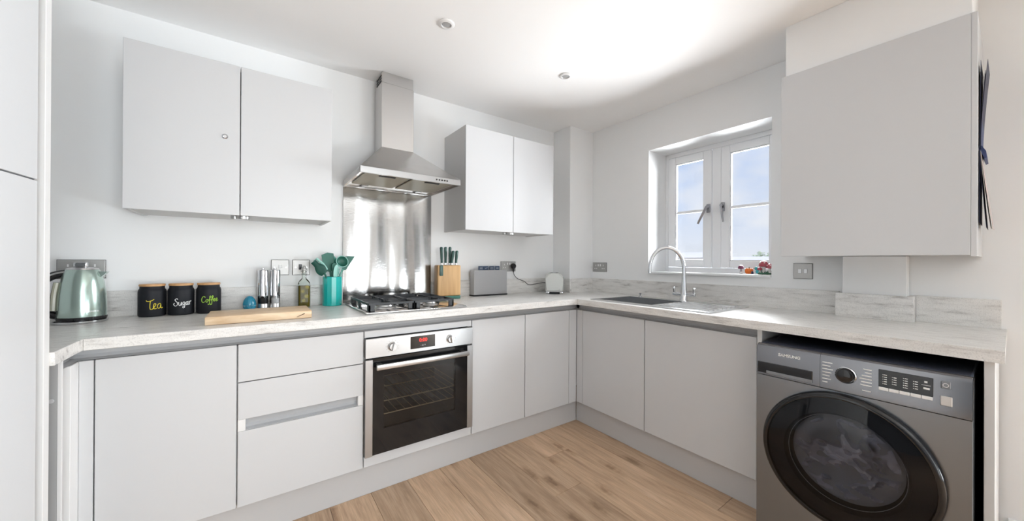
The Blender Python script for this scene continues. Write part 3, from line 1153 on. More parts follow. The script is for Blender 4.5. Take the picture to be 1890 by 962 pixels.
def grate(x0, x1, y0, y1, cs):
    mb = MB()
    zt, zb, w = hz + .050, hz + .0094, .0032
    zl = zt - .012
    # frame rails, legs and tabs
    mb.box(x0, x1, y0, y0 + 2 * w, zl, zt, bev=.001)
    mb.box(x0, x1, y1 - 2 * w, y1, zl, zt, bev=.001)
    mb.box(x0, x0 + 2 * w, y0 + 2 * w, y1 - 2 * w, zl, zt, bev=.001)
    mb.box(x1 - 2 * w, x1, y0 + 2 * w, y1 - 2 * w, zl, zt, bev=.001)
    ym = (y0 + y1) / 2
    mb.box(x0 + 2 * w, x1 - 2 * w, ym - w, ym + w, zl, zt, bev=.001)
    for (lx, ly) in ((x0, y0), (x1 - .030, y0), (x0, y1 - .010), (x1 - .030, y1 - .010)):
        mb.box(lx, lx + .030, ly, ly + .010, zb, zl + .002, bev=.001)
    for lx in (x0, x1 - .010):
        for ly in (y0, ym - .017, y1 - .034):
            mb.box(lx, lx + .010, ly, ly + .034, zb, zl + .002, bev=.001)
    # fingers pointing to the burner centres, tips raised
    for (cx, cy, r) in cs:
        ya, yb = (y0, ym) if cy < ym else (ym, y1)
        rr = r * .45
        for (px, py) in ((x0 + w, cy), (x1 - w, cy), (cx, ya + w), (cx, yb - w)):
            v = Vector((px - cx, py - cy, 0))
            d = v.normalized()
            e0 = Vector((cx, cy, 0)) + d * rr
            e1 = Vector((px, py, 0))
            mid = (e0 + e1) / 2
            ln = (e1 - e0).length
            if ln < .01:
                continue
            if abs(d.x) > .5:
                mb.box(mid.x - ln / 2, mid.x + ln / 2, cy - w, cy + w, zl - .002, zt + .004, bev=.001)
            else:
                mb.box(cx - w, cx + w, mid.y - ln / 2, mid.y + ln / 2, zl - .002, zt + .004, bev=.001)
    obj('pan_support', mb, M['iron'], t)


grate(-2.026, -1.792, -.550, -.125, [burn[0], burn[2]])
grate(-1.786, -1.555, -.550, -.125, [burn[1], burn[3]])

# ------------------------------------------------------------------ oven
t = thing('oven', 'built in stainless steel oven with black glass door', 'oven', (-1.76, -.35, .207))
OX0, OX1, OY = -2.0515, -1.4545, -.598
mb = MB()
mb.box(-2.030, -1.470, -.575, -.570, .225, .235)
mb.box(-2.030, -2.015, -.575, -.10, .225, .775)
mb.box(-1.485, -1.470, -.575, -.10, .225, .775)
mb.box(-2.015, -1.485, -.575, -.10, .225, .240)
mb.box(-2.015, -1.485, -.575, -.10, .690, .775)
mb.box(-2.015, -1.485, -.115, -.10, .240, .690)
obj('cavity', mb, M['cavity'], t)
for zz in (.385, .452):
    rb = MB()
    for yy in (-.545, -.13):
        rb.tube([(-2.010, yy, zz), (-1.490, yy, zz)], .0032, 8)
    for k in range(13):
        xx = -2.0 + k * .0415
        rb.tube([(xx, -.545, zz), (xx, -.13, zz)], .0016, 6)
    obj('oven_rack', rb, M['rack'], t)
fa = obj('fascia', bx(OX0, OX1, OY, -.5765, .694, .7905, bev=.0015), M['steel_h'], t)
dp = obj('display', bx(-1.827, -1.690, OY - .0012, OY + .002, .712, .777), M['black_gloss'], fa)
text('clock_digits', '0:00', .026, M['red_led'], fa, (-1.758, OY - .0018, .754), (1, 0, 0), (0, 0, 1), bold=.0004)
text('clock_symbols', '- o +', .014, M['white_print'], fa, (-1.758, OY - .0018, .727), (1, 0, 0), (0, 0, 1))
for kx, kz, ang in ((-1.921, .741, .25), (-1.599, .740, -.15)):
    kb = MB()
    kb.lathe([(.0225, 0), (.0235, .004), (.020, .006), (.0185, .016), (.017, .018), (0, .018)], (kx, OY, kz), 28, '-Y')
    q = obj('knob', kb, M['satin'], t)
    gb = MB()
    gb.box(kx - .0048, kx + .0048, OY - .031, OY - .0175, kz - .019, kz + .019, bev=.002, rot=Matrix.Rotation(ang, 3, 'Y'))
    obj('knob_grip', gb, M['satin'], q)
    pb = MB()
    for k in range(11):
        a = -PI / 2 + math.radians(35) + k * math.radians(29)
        px, pz = kx + .0315 * math.cos(a), kz + .0315 * math.sin(a)
        pb.box(px - .0011, px + .0011, OY - .0006, OY + .0004, pz - .0011, pz + .0011)
    obj('dial_marks', pb, M['black'], fa)
mb = MB()
for i in range(9):
    mb.box(-1.833 + i * .013, -1.826 + i * .013, OY - .0005, OY + .0005, .7815, .7855)
obj('maker_mark', mb, M['satin'], fa)
# door: steel side strips, black glass frame, viewing pane
mb = MB()
z0, z1 = .2095, .6905
wx0, wx1, wz0, wz1 = -1.962, -1.566, .335, .603
mb.box(OX0 + .036, wx0, OY, -.577, z0 + .004, z1)
mb.box(wx1, OX1 - .036, OY, -.577, z0 + .004, z1)
mb.box(wx0, wx1, OY, -.577, z0 + .004, wz0)
mb.box(wx0, wx1, OY, -.577, wz1, z1)
dr = obj('door', mb, M['black_gloss'], t)
obj('door_edge_strip', bx(OX0, OX0 + .0355, OY - .001, -.577, z0, z1 - .004, bev=.001), M['steel_h'], dr)
obj('door_edge_strip', bx(OX1 - .0355, OX1, OY - .001, -.577, z0, z1 - .004, bev=.001), M['steel_h'], dr)
obj('viewing_glass', bx(wx0, wx1, OY + .001, OY + .004, wz0, wz1), M['oven_glass'], dr)
mb = MB()
mb.box(-2.007, -1.497, OY - .042, OY - .026, .640, .666, bev=.003, seg=2)
for xx in (-1.985, -1.519):
    mb.box(xx - .012, xx + .012, OY - .027, OY - .0005, .645, .661)
obj('door_handle', mb, M['satin'], dr)

# ------------------------------------------------------------------ sink and tap
t = thing('sink', 'stainless steel inset sink with right hand drainer under the window', 'sink', (-.34, -1.11, WT))
kx0, kx1, ky0, ky1 = -.575, -.105, -1.525, -.705
zr = WT + .0005
mb = MB()
rim = .0045
mb.box(kx0, SX0 + .006, ky0, ky1, zr, zr + rim, bev=.0015)
mb.box(SX1 - .006, kx1, ky0, ky1, zr, zr + rim, bev=.0015)
mb.box(SX0 + .006, SX1 - .006, SY1 - .006, ky1, zr, zr + rim)
mb.box(SX0 + .006, SX1 - .006, ky0, SY0 + .006, zr, zr + rim - .002)
obj('sink_rim', mb, M['steel_sink'], t)
mb = MB()
bz = .745
i0, i1, j0, j1 = SX0 + .004, SX1 - .004, SY0 + .004, SY1 - .004
th = .0015
mb.box(i0, i0 + th, j0, j1, bz, zr + .003)
mb.box(i1 - th, i1, j0, j1, bz, zr + .003)
mb.box(i0, i1, j0, j0 + th, bz, zr + .003)
mb.box(i0, i1, j1 - th, j1, bz, zr + .003)
mb.box(i0, i1, j0, j1, bz - th, bz)
obj('bowl', mb, M['steel_sink'], t)
for k in range(7):
    xx = -.500 + k * .052
    gb = MB()
    gb.tube([(xx, -1.19, zr + .0035), (xx, -1.48, zr + .0030)], .0055, 8)
    obj('drainer_ridge', gb, M['steel_sink'], t)
wb = MB()
wb.lathe([(0, 0), (.014, 0), (.014, .004), (.007, .006), (.007, .018), (.013, .020), (.013, .028), (0, .030)], (-.130, -.80, zr + .0046), 18)
obj('waste_knob', wb, M['chrome'], t)
dbm = MB()
dbm.lathe([(0, 0), (.040, 0), (.040, .003), (.030, .002), (0, .001)], ((i0 + i1) / 2, (j0 + j1) / 2, bz + .0003), 24)
obj('drain', dbm, M['chrome'], t)

tx, ty = -.180, -1.165
t = thing('kitchen_tap', 'chrome swan neck mixer tap with two lever handles', 'tap', (tx, ty, zr))
z0 = zr + .005
mb = MB()
mb.lathe([(0, 0), (.028, 0), (.028, .008), (.024, .014), (.0215, .055), (.017, .09), (.0135, .14), (.0115, .22), (0, .22)], (tx, ty, z0), 28)
obj('tap_body', mb, M['chrome'], t)
dv = Vector((-.7, .714, 0)).normalized()
arc = []
R0 = .108
for k in range(19):
    a = PI * k / 18 * 1.02
    p = Vector((tx, ty, z0 + .215)) + dv * (R0 - R0 * math.cos(a)) + Vector((0, 0, 1)) * (R0 * 1.32 * math.sin(a))
    arc.append(p)
arc = [Vector((tx, ty, z0 + .17))] + arc + [arc[-1] + Vector((0, 0, -.018))]
obj('spout', MB().tube(arc, .0118, 14), M['chrome'], t)
for s in (-1, 1):
    hb = MB()
    hb.cyl((tx, ty + (s * .018 if s > 0 else s * .075), z0 + .048), .0115, .057, 16, 'Y', bev=.002)
    hb.tube([(tx, ty + s * .066, z0 + .055), (tx, ty + s * .068, z0 + .082)], [.006, .0085], 10)
    hb.sphere((tx, ty + s * .068, z0 + .086), .009, seg=12, rings=8)
    obj('tap_handle', hb, M['chrome'], t)

# ------------------------------------------------------------------ washing machine
WX = -.690                      # front plane
MY0, MY1 = -2.362, -1.778
t = thing('washing_machine', 'graphite grey front loading washing machine under the worktop', 'washing machine', (-.36, -2.07, 0))
ZT, ZS = .823, .692
cy, cz, RO = -2.062, .432, .254
mb = MB()
mb.box(WX + .030, -.06, MY0, MY1, .025, ZT - .012, bev=.004)
obj('body', mb, M['black_matt'], t)
obj('top_panel', bx(WX + .028, -.06, MY0 + .001, MY1 - .001, ZT - .0115, ZT, bev=.004), M['navy_dark'], t)
# front sheet with a round opening
RI = .185
mb = MB()
b = mb.bm
n = 64
inner = []
outer = []
for k in range(n):
    a = 2 * PI * k / n
    c_, s_ = math.cos(a), math.sin(a)
    inner.append((cy + RI * c_, cz + RI * s_))
    # ray to the rectangle
    hy0, hy1, hz0, hz1 = MY0 - cy, MY1 - cy, .03 - cz, (ZS - .003) - cz
    k1 = (hy1 if c_ > 0 else hy0) / c_ if abs(c_) > 1e-6 else 1e9
    k2 = (hz1 if s_ > 0 else hz0) / s_ if abs(s_) > 1e-6 else 1e9
    kk = min(k1, k2)
    outer.append((cy + kk * c_, cz + kk * s_))
corners = [(MY1, ZS - .003), (MY0, ZS - .003), (MY0, .03), (MY1, .03)]
for cn in corners:              # snap nearest ring point to each corner
    i = min(range(n), key=lambda q: (outer[q][0] - cn[0]) ** 2 + (outer[q][1] - cn[1]) ** 2)
    outer[i] = cn
vi = [b.verts.new((WX, p[0], p[1])) for p in inner]
vo = [b.verts.new((WX, p[0], p[1])) for p in outer]
vb = [b.verts.new((WX + .029, p[0], p[1])) for p in outer]
vib = [b.verts.new((WX + .029, p[0], p[1])) for p in inner]
for k in range(n):
    j = (k + 1) % n
    b.faces.new([vi[k], vi[j], vo[j], vo[k]])
    b.faces.new([vo[k], vo[j], vb[j], vb[k]])
    b.faces.new([vi[j], vi[k], vib[k], vib[j]])
obj('front_panel', mb, M['gunmetal'], t, smooth=30)
# control fascia, slightly raked at the top
mb = MB()
mb.prism([(WX - .001, ZS), (WX + .001, ZT - .022), (WX + .006, ZT - .006), (WX + .014, ZT - .0005), (WX + .0275, ZT - .0005), (WX + .0275, ZS)], 'Y', -1.9945, MY1)
obj('drawer_fascia', mb, M['gunmetal_gloss'], t)
mb = MB()
mb.prism([(WX - .001, ZS), (WX + .001, ZT - .022), (WX + .006, ZT - .006), (WX + .014, ZT - .0005), (WX + .0275, ZT - .0005), (WX + .0275, ZS)], 'Y', MY0, -1.9955)
fs = obj('control_fascia', mb, M['gunmetal_gloss'], t)
obj('detergent_drawer', bx(WX - .0035, WX + .001, -1.972, -1.782, .700, .746, bev=.002), M['black_gloss'], t)
obj('drawer_grip', bx(WX - .006, WX - .0036, -1.972, -1.815, .699, .712, bev=.001), M['gunmetal'], t)
YR, ZU = (0, -1, 0), (0, 0, 1)     # text runs towards -y when seen from the room
xs = WX - .0016
text('brand_lettering', 'SAMSUNG', .0165, M['white_print'], t, (xs + .0012, -1.895, .788), YR, ZU, bold=.0004)
# dial
mb = MB()
mb.lathe([(.0295, 0), (.0305, .004), (.028, .007), (.0265, .005), (.0265, 0)], (WX, -2.070, .757), 40, '-X')
obj('dial_ring', mb, M['chrome'], t)
mb = MB()
mb.lathe([(.0245, .0), (.0245, .014), (.022, .018), (.015, .0195), (0, .0185)], (WX, -2.070, .757), 40, '-X')
obj('program_dial', mb, M['black_gloss'], t)
mb = MB()
for i in range(7):
    w_ = (.030, .024, .032, .027, .022, .026, .016)[i]
    mb.box(xs, xs + .0012, -2.002 - w_, -2.002, .790 - i * .0125, .7935 - i * .0125)
obj('program_print', mb, M['white_print'], t)
mb = MB()
for i in range(6):
    w_ = (.022, .018, .026, .032, .028, .03)[i]
    mb.box(xs, xs + .0012, -2.140, -2.140 + w_, .790 - i * .0115, .7935 - i * .0115)
mb.box(xs, xs + .0012, -2.138, -2.115, .713, .716)
obj('program_print', mb, M['white_print'], t)
# display
dy0, dy1 = -2.283, -2.157
obj('display', bx(WX - .0025, WX + .001, dy0, dy1, .741, .802, bev=.001), M['black_gloss'], t)
mb = MB()
xd = WX - .0031
for ci, yc in enumerate((-2.168, -2.191, -2.217, -2.240)):
    for ri in range(5 if ci in (0, 2) else 4):
        zz = .7835 - ri * .0078 - (0.004 if ci in (1, 3) else 0)
        mb.box(xd, xd + .0006, yc - .010, yc - .003, zz, zz + .0026)
        mb.box(xd, xd + .0006, yc - .0012, yc + .0006, zz, zz + .0026)
mb.box(xd, xd + .0006, -2.276, -2.262, .762, .768)
mb.box(xd, xd + .0006, -2.271, -2.264, .783, .789)
mb.box(xd, xd + .0006, -2.278, -2.258, .775, .7762)
obj('display_print', mb, M['white_print'], t)
for k in range(5):
    w_ = (dy1 - dy0) / 5
    bt = bx(WX - .005, WX - .0005, dy1 - (k + 1) * w_ + .0006, dy1 - k * w_ - .0006, .7295, .7405, bev=.0012)
    obj('option_button', bt, M['white_plastic'], t)
obj('start_button', bx(WX - .004, WX + .001, -2.320, -2.299, .776, .799, bev=.0015), M['gunmetal'], t)
obj('start_symbol', MB().lathe([(.0052, 0), (.0065, .0008), (.0052, .0012)], (WX - .004, -2.3095, .7875), 20, '-X'), M['white_print'], t)
obj('power_button', bx(WX - .004, WX + .001, -2.323, -2.298, .721, .752, bev=.0015), M['satin'], t)
# door: rim, black ring, smoked glass, laundry
mb = MB()
mb.lathe([(RO - .012, -.004), (RO, .000), (RO + .001, .014), (RO - .004, .026), (RO - .014, .032), (RO - .020, .030), (RO - .022, .018)], (WX - .001, cy, cz), 72, '-X')
dr = obj('door_rim', mb, M['black_gloss'], t, smooth=60)
mb = MB()
prof = []
for k in range(13):
    u_ = k / 12
    prof.append(((RO - .016) * (1 - u_), .030 + .030 * (1 - (1 - u_) ** 2.2)))
mb.lathe(prof, (WX - .001, cy, cz), 72, '-X')
obj('door_glass', mb, M['drum_glass'], dr, smooth=60)
mb = MB()
mb.lathe([(RO - .018, .016), (.178, .020), (.170, .010), (.165, -.020), (.160, -.03)], (WX - .001, cy, cz), 64, '-X')
obj('door_ring', mb, M['black_matt'], dr, smooth=40)
mb = MB()
mb.lathe([(.170, -.022), (.166, .000), (.150, .012), (.12, .004), (.10, -.012), (.0, -.02)], (WX - .001, cy, cz), 64, '-X')
obj('inner_bowl', mb, M['acrylic'], dr, smooth=60)


def crumple(u, v):
    a = u * 2 * PI
    r = .150 * v
    y = cy + r * math.cos(a)
    z = cz + r * math.sin(a)
    p = Vector((y * 9 + z * 5, z * 15 - y * 4, 1.7))
    w = noise.noise_vector(p * .6) * .9
    h = .022 * (1 - abs(noise.noise(p + w)) * 2.2) + .010 * (1 - abs(noise.noise(p * 2.3 + w)) * 2.2) + .004 * noise.noise(p * 5.0)
    return (WX + .072 - h * 1.9 - .03 * (1 - v), y, z)


mb = MB()
mb.quadgrid(crumple, 150, 60)
lw = obj('laundry', mb, M['cloth'])
tag(lw, 'crumpled white laundry inside the washing machine drum', 'laundry')
mb = MB()
mb.lathe([(.166, 0), (.182, -.002), (.182, -.02), (.176, -.026), (.176, -.0285), (.0, -.0285)], (WX, cy, cz), 56, '-X')
obj('drum', mb, M['niche'], t)

# ------------------------------------------------------------------ worktop items
z = WT + .0006


def kettle():
    x, y = -3.087, -.150
    t = thing('kettle', 'pale green metallic kettle with black handle', 'kettle', (x, y, z))
    mb = MB()
    mb.lathe([(0, 0), (.077, 0), (.079, .004), (.079, .010), (.072, .013), (0, .013)], (x, y, z), 40)
    obj('power_base', mb, M['chrome'], t)
    mb = MB()
    mb.lathe([(0, .0135), (.070, .0135), (.072, .020), (.072, .024), (.070, .026), (0, .026)], (x + .005, y, z), 40)
    obj('black_band', mb, M['black'], t)
    mb = MB()
    mb.lathe([(0, .0265), (.0695, .0265), (.070, .035), (.0695, .075), (.0675, .120), (.0625, .165), (.055, .200), (.048, .219), (.044, .224), (0, .224)], (x + .005, y, z), 48)
    obj('body', mb, M['kettle'], t)
    mb = MB()
    mb.lathe([(.047, .2215), (.045, .227), (.030, .231), (0, .232)], (x + .005, y, z), 40)
    ld = obj('lid', mb, M['satin'], t)
    kb = MB()
    kb.box(x - .020, x + .020, y - .011, y + .011, z + .231, z + .252, bev=.005, seg=2)
    obj('lid_knob', kb, M['chrome'], ld)
    # spout to the right
    mb = MB()
    mb.prism([(x + .052, z + .180), (x + .075, z + .207), (x + .079, z + .212), (x + .050, z + .214)], 'Y', y - .016, y + .016)
    obj('spout', mb, M['kettle'], t)
    # D handle to the left
    d = Vector((-1, -.10, 0)).normalized()
    c = Vector((x, y, z))
    pts = [c + d * .030 + Vector((0, 0, .208)), c + d * .055 + Vector((0, 0, .204)), c + d * .082 + Vector((0, 0, .192)), c + d * .106 + Vector((0, 0, .165)),
           c + d * .114 + Vector((0, 0, .120)), c + d * .106 + Vector((0, 0, .075)), c + d * .088 + Vector((0, 0, .046)), c + d * .062 + Vector((0, 0, .032))]
    mb = MB()
    mb.tube(smooth_path(pts, 5), .0155, 12)
    hd = obj('handle', mb, M['black'], t)
    mb = MB()
    off = Vector((0.003, -.0150, .006))
    mb.tube([p + off for p in smooth_path(pts[:4], 5)], .0035, 8)
    obj('handle_trim', mb, M['satin'], hd)
    mb = MB()
    gp = [c + d * .058 + Vector((0, -.016, .170)), c + d * .065 + Vector((0, -.016, .12)), c + d * .068 + Vector((0, -.016, .055))]
    mb.tube(smooth_path(gp, 5), .010, 10)
    obj('water_gauge', mb, M['gauge'], t)
    # faint raised lettering band low on the body
    mb = MB()
    for k in range(9):
        a = -PI / 2 + .25 + k * .085
        px, py = x + .005 + .0700 * math.cos(a), y + .0700 * math.sin(a)
        mb.box(px - .002, px + .002, py - .0006, py + .0006, z + .046, z + .052, rot=Matrix.Rotation(a + PI / 2, 3, 'Z'))
    obj('embossed_mark', mb, M['satin'], t)


kettle()

# canisters with hand painted words; strokes are in letter units
STROKES = {
    'Tea': [[(0, .92), (.10, .82), (.25, .84), (.42, .90), (.56, 1.02)],
            [(.30, .86), (.28, .60), (.27, .30), (.30, .08), (.42, .05), (.54, .20), (.66, .42), (.68, .56), (.60, .60), (.53, .45), (.52, .22), (.60, .08), (.74, .12)],
            [(1.06, .52), (.94, .58), (.82, .44), (.80, .22), (.90, .10), (1.02, .20), (1.06, .46), (1.07, .22), (1.14, .10), (1.24, .18)]],
    'Sugar': [[(.42, .92), (.32, 1.0), (.18, .95), (.14, .82), (.26, .66), (.38, .48), (.36, .24), (.20, .10), (.04, .22), (.02, .40), (.12, .46)],
              [(.48, .58), (.50, .30), (.56, .14), (.66, .20), (.74, .56), (.75, .26), (.80, .14)],
              [(1.06, .54), (.94, .58), (.86, .42), (.90, .22), (1.02, .30), (1.06, .52), (1.06, .20), (1.0, -.12), (.88, -.16), (.86, -.02), (1.0, .10)],
              [(1.36, .52), (1.26, .60), (1.17, .44), (1.20, .22), (1.29, .22), (1.36, .46), (1.375, .62), (1.37, .34), (1.42, .18)],
              [(1.54, .64), (1.54, .20)], [(1.54, .46), (1.61, .62), (1.74, .64)]],
    'Coffee': [[(.36, .80), (.28, .94), (.12, .88), (.02, .62), (.04, .36), (.16, .24), (.32, .34)],
               [(.54, .58), (.44, .52), (.42, .36), (.50, .26), (.60, .36), (.60, .52), (.52, .58), (.66, .56)],
               [(.66, .44), (.80, .70), (.86, .94), (.79, .98), (.76, .80), (.76, .40), (.74, .06), (.64, -.02), (.62, .08)],
               [(.90, .44), (1.02, .72), (1.08, .94), (1.01, 1.0), (.97, .80), (.97, .40), (.94, .04), (.84, -.04), (.82, .08)], [(.70, .50), (1.06, .58)],
               [(1.10, .42), (1.24, .56), (1.22, .68), (1.13, .62), (1.11, .46), (1.17, .34), (1.30, .42)],
               [(1.36, .44), (1.49, .58), (1.48, .70), (1.38, .64), (1.36, .46), (1.44, .34), (1.60, .46)]],
}


def canister(x, word, m, label, scale, shift, zc):
    y, r, h = -.075, .0485, .140
    t = thing('canister', label, 'canister', (x, y, z), group='storage canisters with painted words')
    mb = MB()
    mb.lathe([(0, 0), (r - .006, 0), (r - .001, .004), (r, .010), (r, h - .026), (r - .002, h - .016), (r - .0055, h - .011), (r - .006, h), (r - .012, h), (0, h - .004)], (x, y, z), 40)
    obj('jar', mb, M['jar'], t)
    mb = MB()
    mb.lathe([(0, 0), (r - .004, 0), (r - .003, .004), (r - .004, .0095), (0, .0105)], (x, y, z + h + .0005), 36)
    obj('lid', mb, M['lid_wood'], t)
    # the word, wrapped on the front of the jar towards the room
    ang0 = math.atan2(-2.43 - y, -2.489 - x) + shift
    st = STROKES[word]
    wid = max(p[0] for s in st for p in s)
    mb = MB()
    for s in st:
        pts = []
        for p in smooth_path([(a, b_, 0) for a, b_ in s], 5):
            a = ang0 + (p.x - wid / 2) * scale / r
            pts.append((x + (r + .0003) * math.cos(a), y + (r + .0003) * math.sin(a), z + zc + (p.y - .4) * scale))
        mb.tube(pts, .0015, 6)
    obj('painted_word', mb, m, t)


canister(-2.884, 'Tea', M['yellow'], 'black canister with yellow word Tea and wooden lid', .0475, .18, .052)
canister(-2.783, 'Sugar', M['white_paint'], 'black canister with white word Sugar and wooden lid', .0385, .12, .056)
canister(-2.680, 'Coffee', M['lime'], 'black canister with green word Coffee and wooden lid', .0420, .10, .062)

t = thing('chopping_board', 'thick pale wooden chopping board at the worktop front edge', 'chopping board', (-2.465, -.43, z))
mb = MB()
mb.box(-2.655, -2.276, -.545, -.325, z, z + .034, bev=.004, seg=2)
obj('board', mb, M['board'], t)
mb = MB()
mb.tube([(-2.336, -.5453, z + .008), (-2.322, -.5455, z + .014), (-2.305, -.5453, z + .022)], [.0012, .0016, .0020], 6)
obj('knot', mb, M['bark'], t)

t = thing('egg_timer', 'blue egg shaped kitchen timer behind the chopping board', 'timer', (-2.514, -.105, z))
mb = MB()
mb.lathe([(0, 0), (.014, 0), (.022, .006), (.0275, .018), (.0290, .0295)], (-2.514, -.105, z), 32)
obj('base', mb, M['blue_egg'], t)
mb = MB()
mb.lathe([(.0291, .0300), (.0285, .040), (.0255, .053), (.0195, .065), (.0105, .0745), (0, .0775)], (-2.514, -.105, z), 32)
obj('top_half', mb, M['blue_egg'], t)
mb = MB()
for k in range(24):
    a = 2 * PI * k / 24
    px, py = -2.514 + .0292 * math.cos(a), -.105 + .0292 * math.sin(a)
    mb.box(px - .0009, px + .0009, py - .0005, py + .0005, z + .0265, z + .0285, rot=Matrix.Rotation(a + PI / 2, 3, 'Z'))
obj('minute_marks', mb, M['white_print'], t)


def mill(x, y, label, fill):
    t = thing('mill', label, 'mill', (x, y, z), group=None)
    r = .0245
    mb = MB()
    mb.lathe([(0, 0), (r, 0), (r, .030), (r - .001, .032), (0, .032)], (x, y, z), 28)
    obj('base', mb, M['satin'], t)
    mb = MB()
    mb.lathe([(r - .001, .0325), (r - .001, .073)], (x, y, z), 28)
    obj('chamber', mb, M['acrylic'], t)
    mb = MB()
    mb.lathe([(0, .0325), (r - .004, .0325), (r - .004, .058), (.006, .068), (.006, .0725), (0, .0725)], (x, y, z), 24)
    obj('filling', mb, fill, t)
    mb = MB()
    mb.lathe([(0, .0735), (r, .0735), (r, .205), (r - .002, .212), (.010, .214), (.006, .216), (.006, .222), (0, .223)], (x, y, z), 28)
    obj('steel_sleeve', mb, M['chrome'], t)


mill(-2.456, -.090, 'steel pepper mill with dark filling, beside the blue egg timer', M['black_matt'])
mill(-2.402, -.088, 'steel salt mill with white filling, next to oil bottle side', M['white_paint'])

x, y = -2.266, -.100
t = thing('oil_bottle', 'square glass bottle of olive oil with stopper', 'bottle', (x, y, z))
mb = MB()
mb.box(x - .0265, x + .0265, y - .0265, y + .0265, z + .003, z + .122, bev=.004, seg=2)
obj('oil', mb, M['oil'], t)
mb = MB()
for (dx, dz, r) in ((-.008, .092, .009), (.010, .064, .0105), (.013, .115, .009), (-.004, .040, .009)):
    mb.lathe([(0, 0), (r * .45, 0), (r * .55, .0008), (r, .0008), (r, 0)], (x + dx, y - .0268, z + dz), 20, '-Y')
obj('lemon_slice', mb, M['oil_slice'], t)
mb = MB()
secs = [(.0295, 0), (.0295, .126), (.028, .140), (.022, .152), (.013, .160), (.0105, .166), (.0105, .196), (.0125, .198), (.0125, .206)]
prev = None
b = mb.bm
for (r, h) in secs:
    ring = []
    for k in range(16):
        a = 2 * PI * (k + .5) / 16
        c_, s_ = math.cos(a), math.sin(a)
        sq = 1.0 if h > .15 else 1 / max(abs(c_), abs(s_)) * (1 if h < .13 else .96)
        sq = min(sq, 1.25)
        ring.append(b.verts.new((x + r * c_ * sq, y + r * s_ * sq, z + h)))
    if prev:
        for k in range(16):
            b.faces.new([prev[k], prev[(k + 1) % 16], ring[(k + 1) % 16], ring[k]])
    else:
        b.faces.new(ring[::-1])
    prev = ring
obj('glass', mb, M['bottle_glass'], t)
mb = MB()
mb.lathe([(.0085, .196), (.0085, .2075), (.0125, .209), (.0125, .216), (.009, .221), (.009, .228), (.005, .232), (0, .232)], (x, y, z), 18)
obj('stopper', mb, M['socket'], t)
mb = MB()
mb.tube([(x - .014, y - .004, z + .180), (x - .018, y - .006, z + .200), (x - .010, y - .004, z + .225), (x, y, z + .236), (x + .010, y - .004, z + .225), (x + .018, y - .006, z + .200), (x + .014, y - .004, z + .180)], .0015, 6)
mb.tube([(x + .013 * math.cos(a * PI / 8), y + .013 * math.sin(a * PI / 8), z + .188) for a in range(17)], .0014, 6)
obj('wire_clasp', mb, M['satin'], t)

# utensil holder and utensils
x, y = -2.118, -.086
t = thing('utensil_holder', 'tall turquoise glazed utensil pot beside the hob', 'pot', (x, y, z))
mb = MB()
mb.lathe([(0, 0), (.050, 0), (.052, .003), (.052, .168), (.050, .170), (.048, .168), (.048, .008), (0, .008)], (x, y, z), 14)
obj('pot', mb, M['teal'], t, smooth=20)
UZB = z + .012


def stick(mb, p0, p1, r0=.006, r1=.0055):
    mb.tube([p0, (Vector(p0) + Vector(p1)) / 2, p1], [r0, (r0 + r1) / 2, r1], 10)


def frame(p0, p1, roll=0.0):
    """matrix whose Z runs along the utensil and whose Y faces the room."""
    zz = (Vector(p1) - Vector(p0)).normalized()
    face = Vector((.16, -.98, .05))
    yy = (face - zz * face.dot(zz)).normalized()
    xx = yy.cross(zz)
    m = Matrix((xx, yy, zz)).transposed()
    m = m @ Matrix.Rotation(roll, 3, 'Z')
    return m


def put(mb_src, m3, at):
    for v in mb_src.bm.verts:
        v.co = m3 @ v.co + Vector(at)
    return mb_src


def blade(w0, w1, h, th, round_top=.3, bend=0.0):
    """flat tapered head: width w0 at base to w1 at top; returns MB in local frame, base at origin."""
    mb = MB()
    n = 12
    pts = []
    for k in range(n + 1):
        s = k / n
        w = w0 + (w1 - w0) * min(1, s / .6) ** .8
        if s > 1 - round_top:
            q = (s - (1 - round_top)) / round_top
            w *= math.sqrt(max(0, 1 - q ** 2.6)) * .999 + .001
        pts.append((w / 2, s * h))
    b = mb.bm
    prev = None
    for (w, hh) in pts:
        by = bend * (hh / h) ** 2
        ring = [b.verts.new((-w, by - th / 2, hh)), b.verts.new((w, by - th / 2, hh)), b.verts.new((w, by + th / 2, hh)), b.verts.new((-w, by + th / 2, hh))]
        if prev:
            for k in range(4):
                b.faces.new([prev[k], prev[(k + 1) % 4], ring[(k + 1) % 4], ring[k]])
        else:
            b.faces.new(ring[::-1])
        prev = ring
    b.faces.new(prev)
    return mb


def utensil(name, label, foot, neck, m_handle):
    t = thing(name, label, 'utensil', (foot[0], foot[1], UZB), group='silicone utensils in the turquoise pot')
    mb = MB()
    stick(mb, foot, neck)
    obj('handle', mb, m_handle, t)
    return t


# pasta server, leaning left: cupped head with fingers
foot, neck = (x + .022, y - .010, UZB), (x - .048, y - .034, z + .195)
t = utensil('pasta_server', 'pasta server with pale toothed edge, leaning left in pot', foot, neck, M['teal_dark'])
fm = frame((x - .035, y, z + .18), (x - .112, y - .005, z + .262))
hm = MB()


def cup(u, v):
    a = (u - .5) * 1.5
    w = .030 * (0.5 + .5 * math.sin(PI * min(1, v * 1.2 + .15)))
    return (w * math.sin(a) * 1.5, .014 * (1 - math.cos(a)) * -2.0 + .012 * v, v * .094)


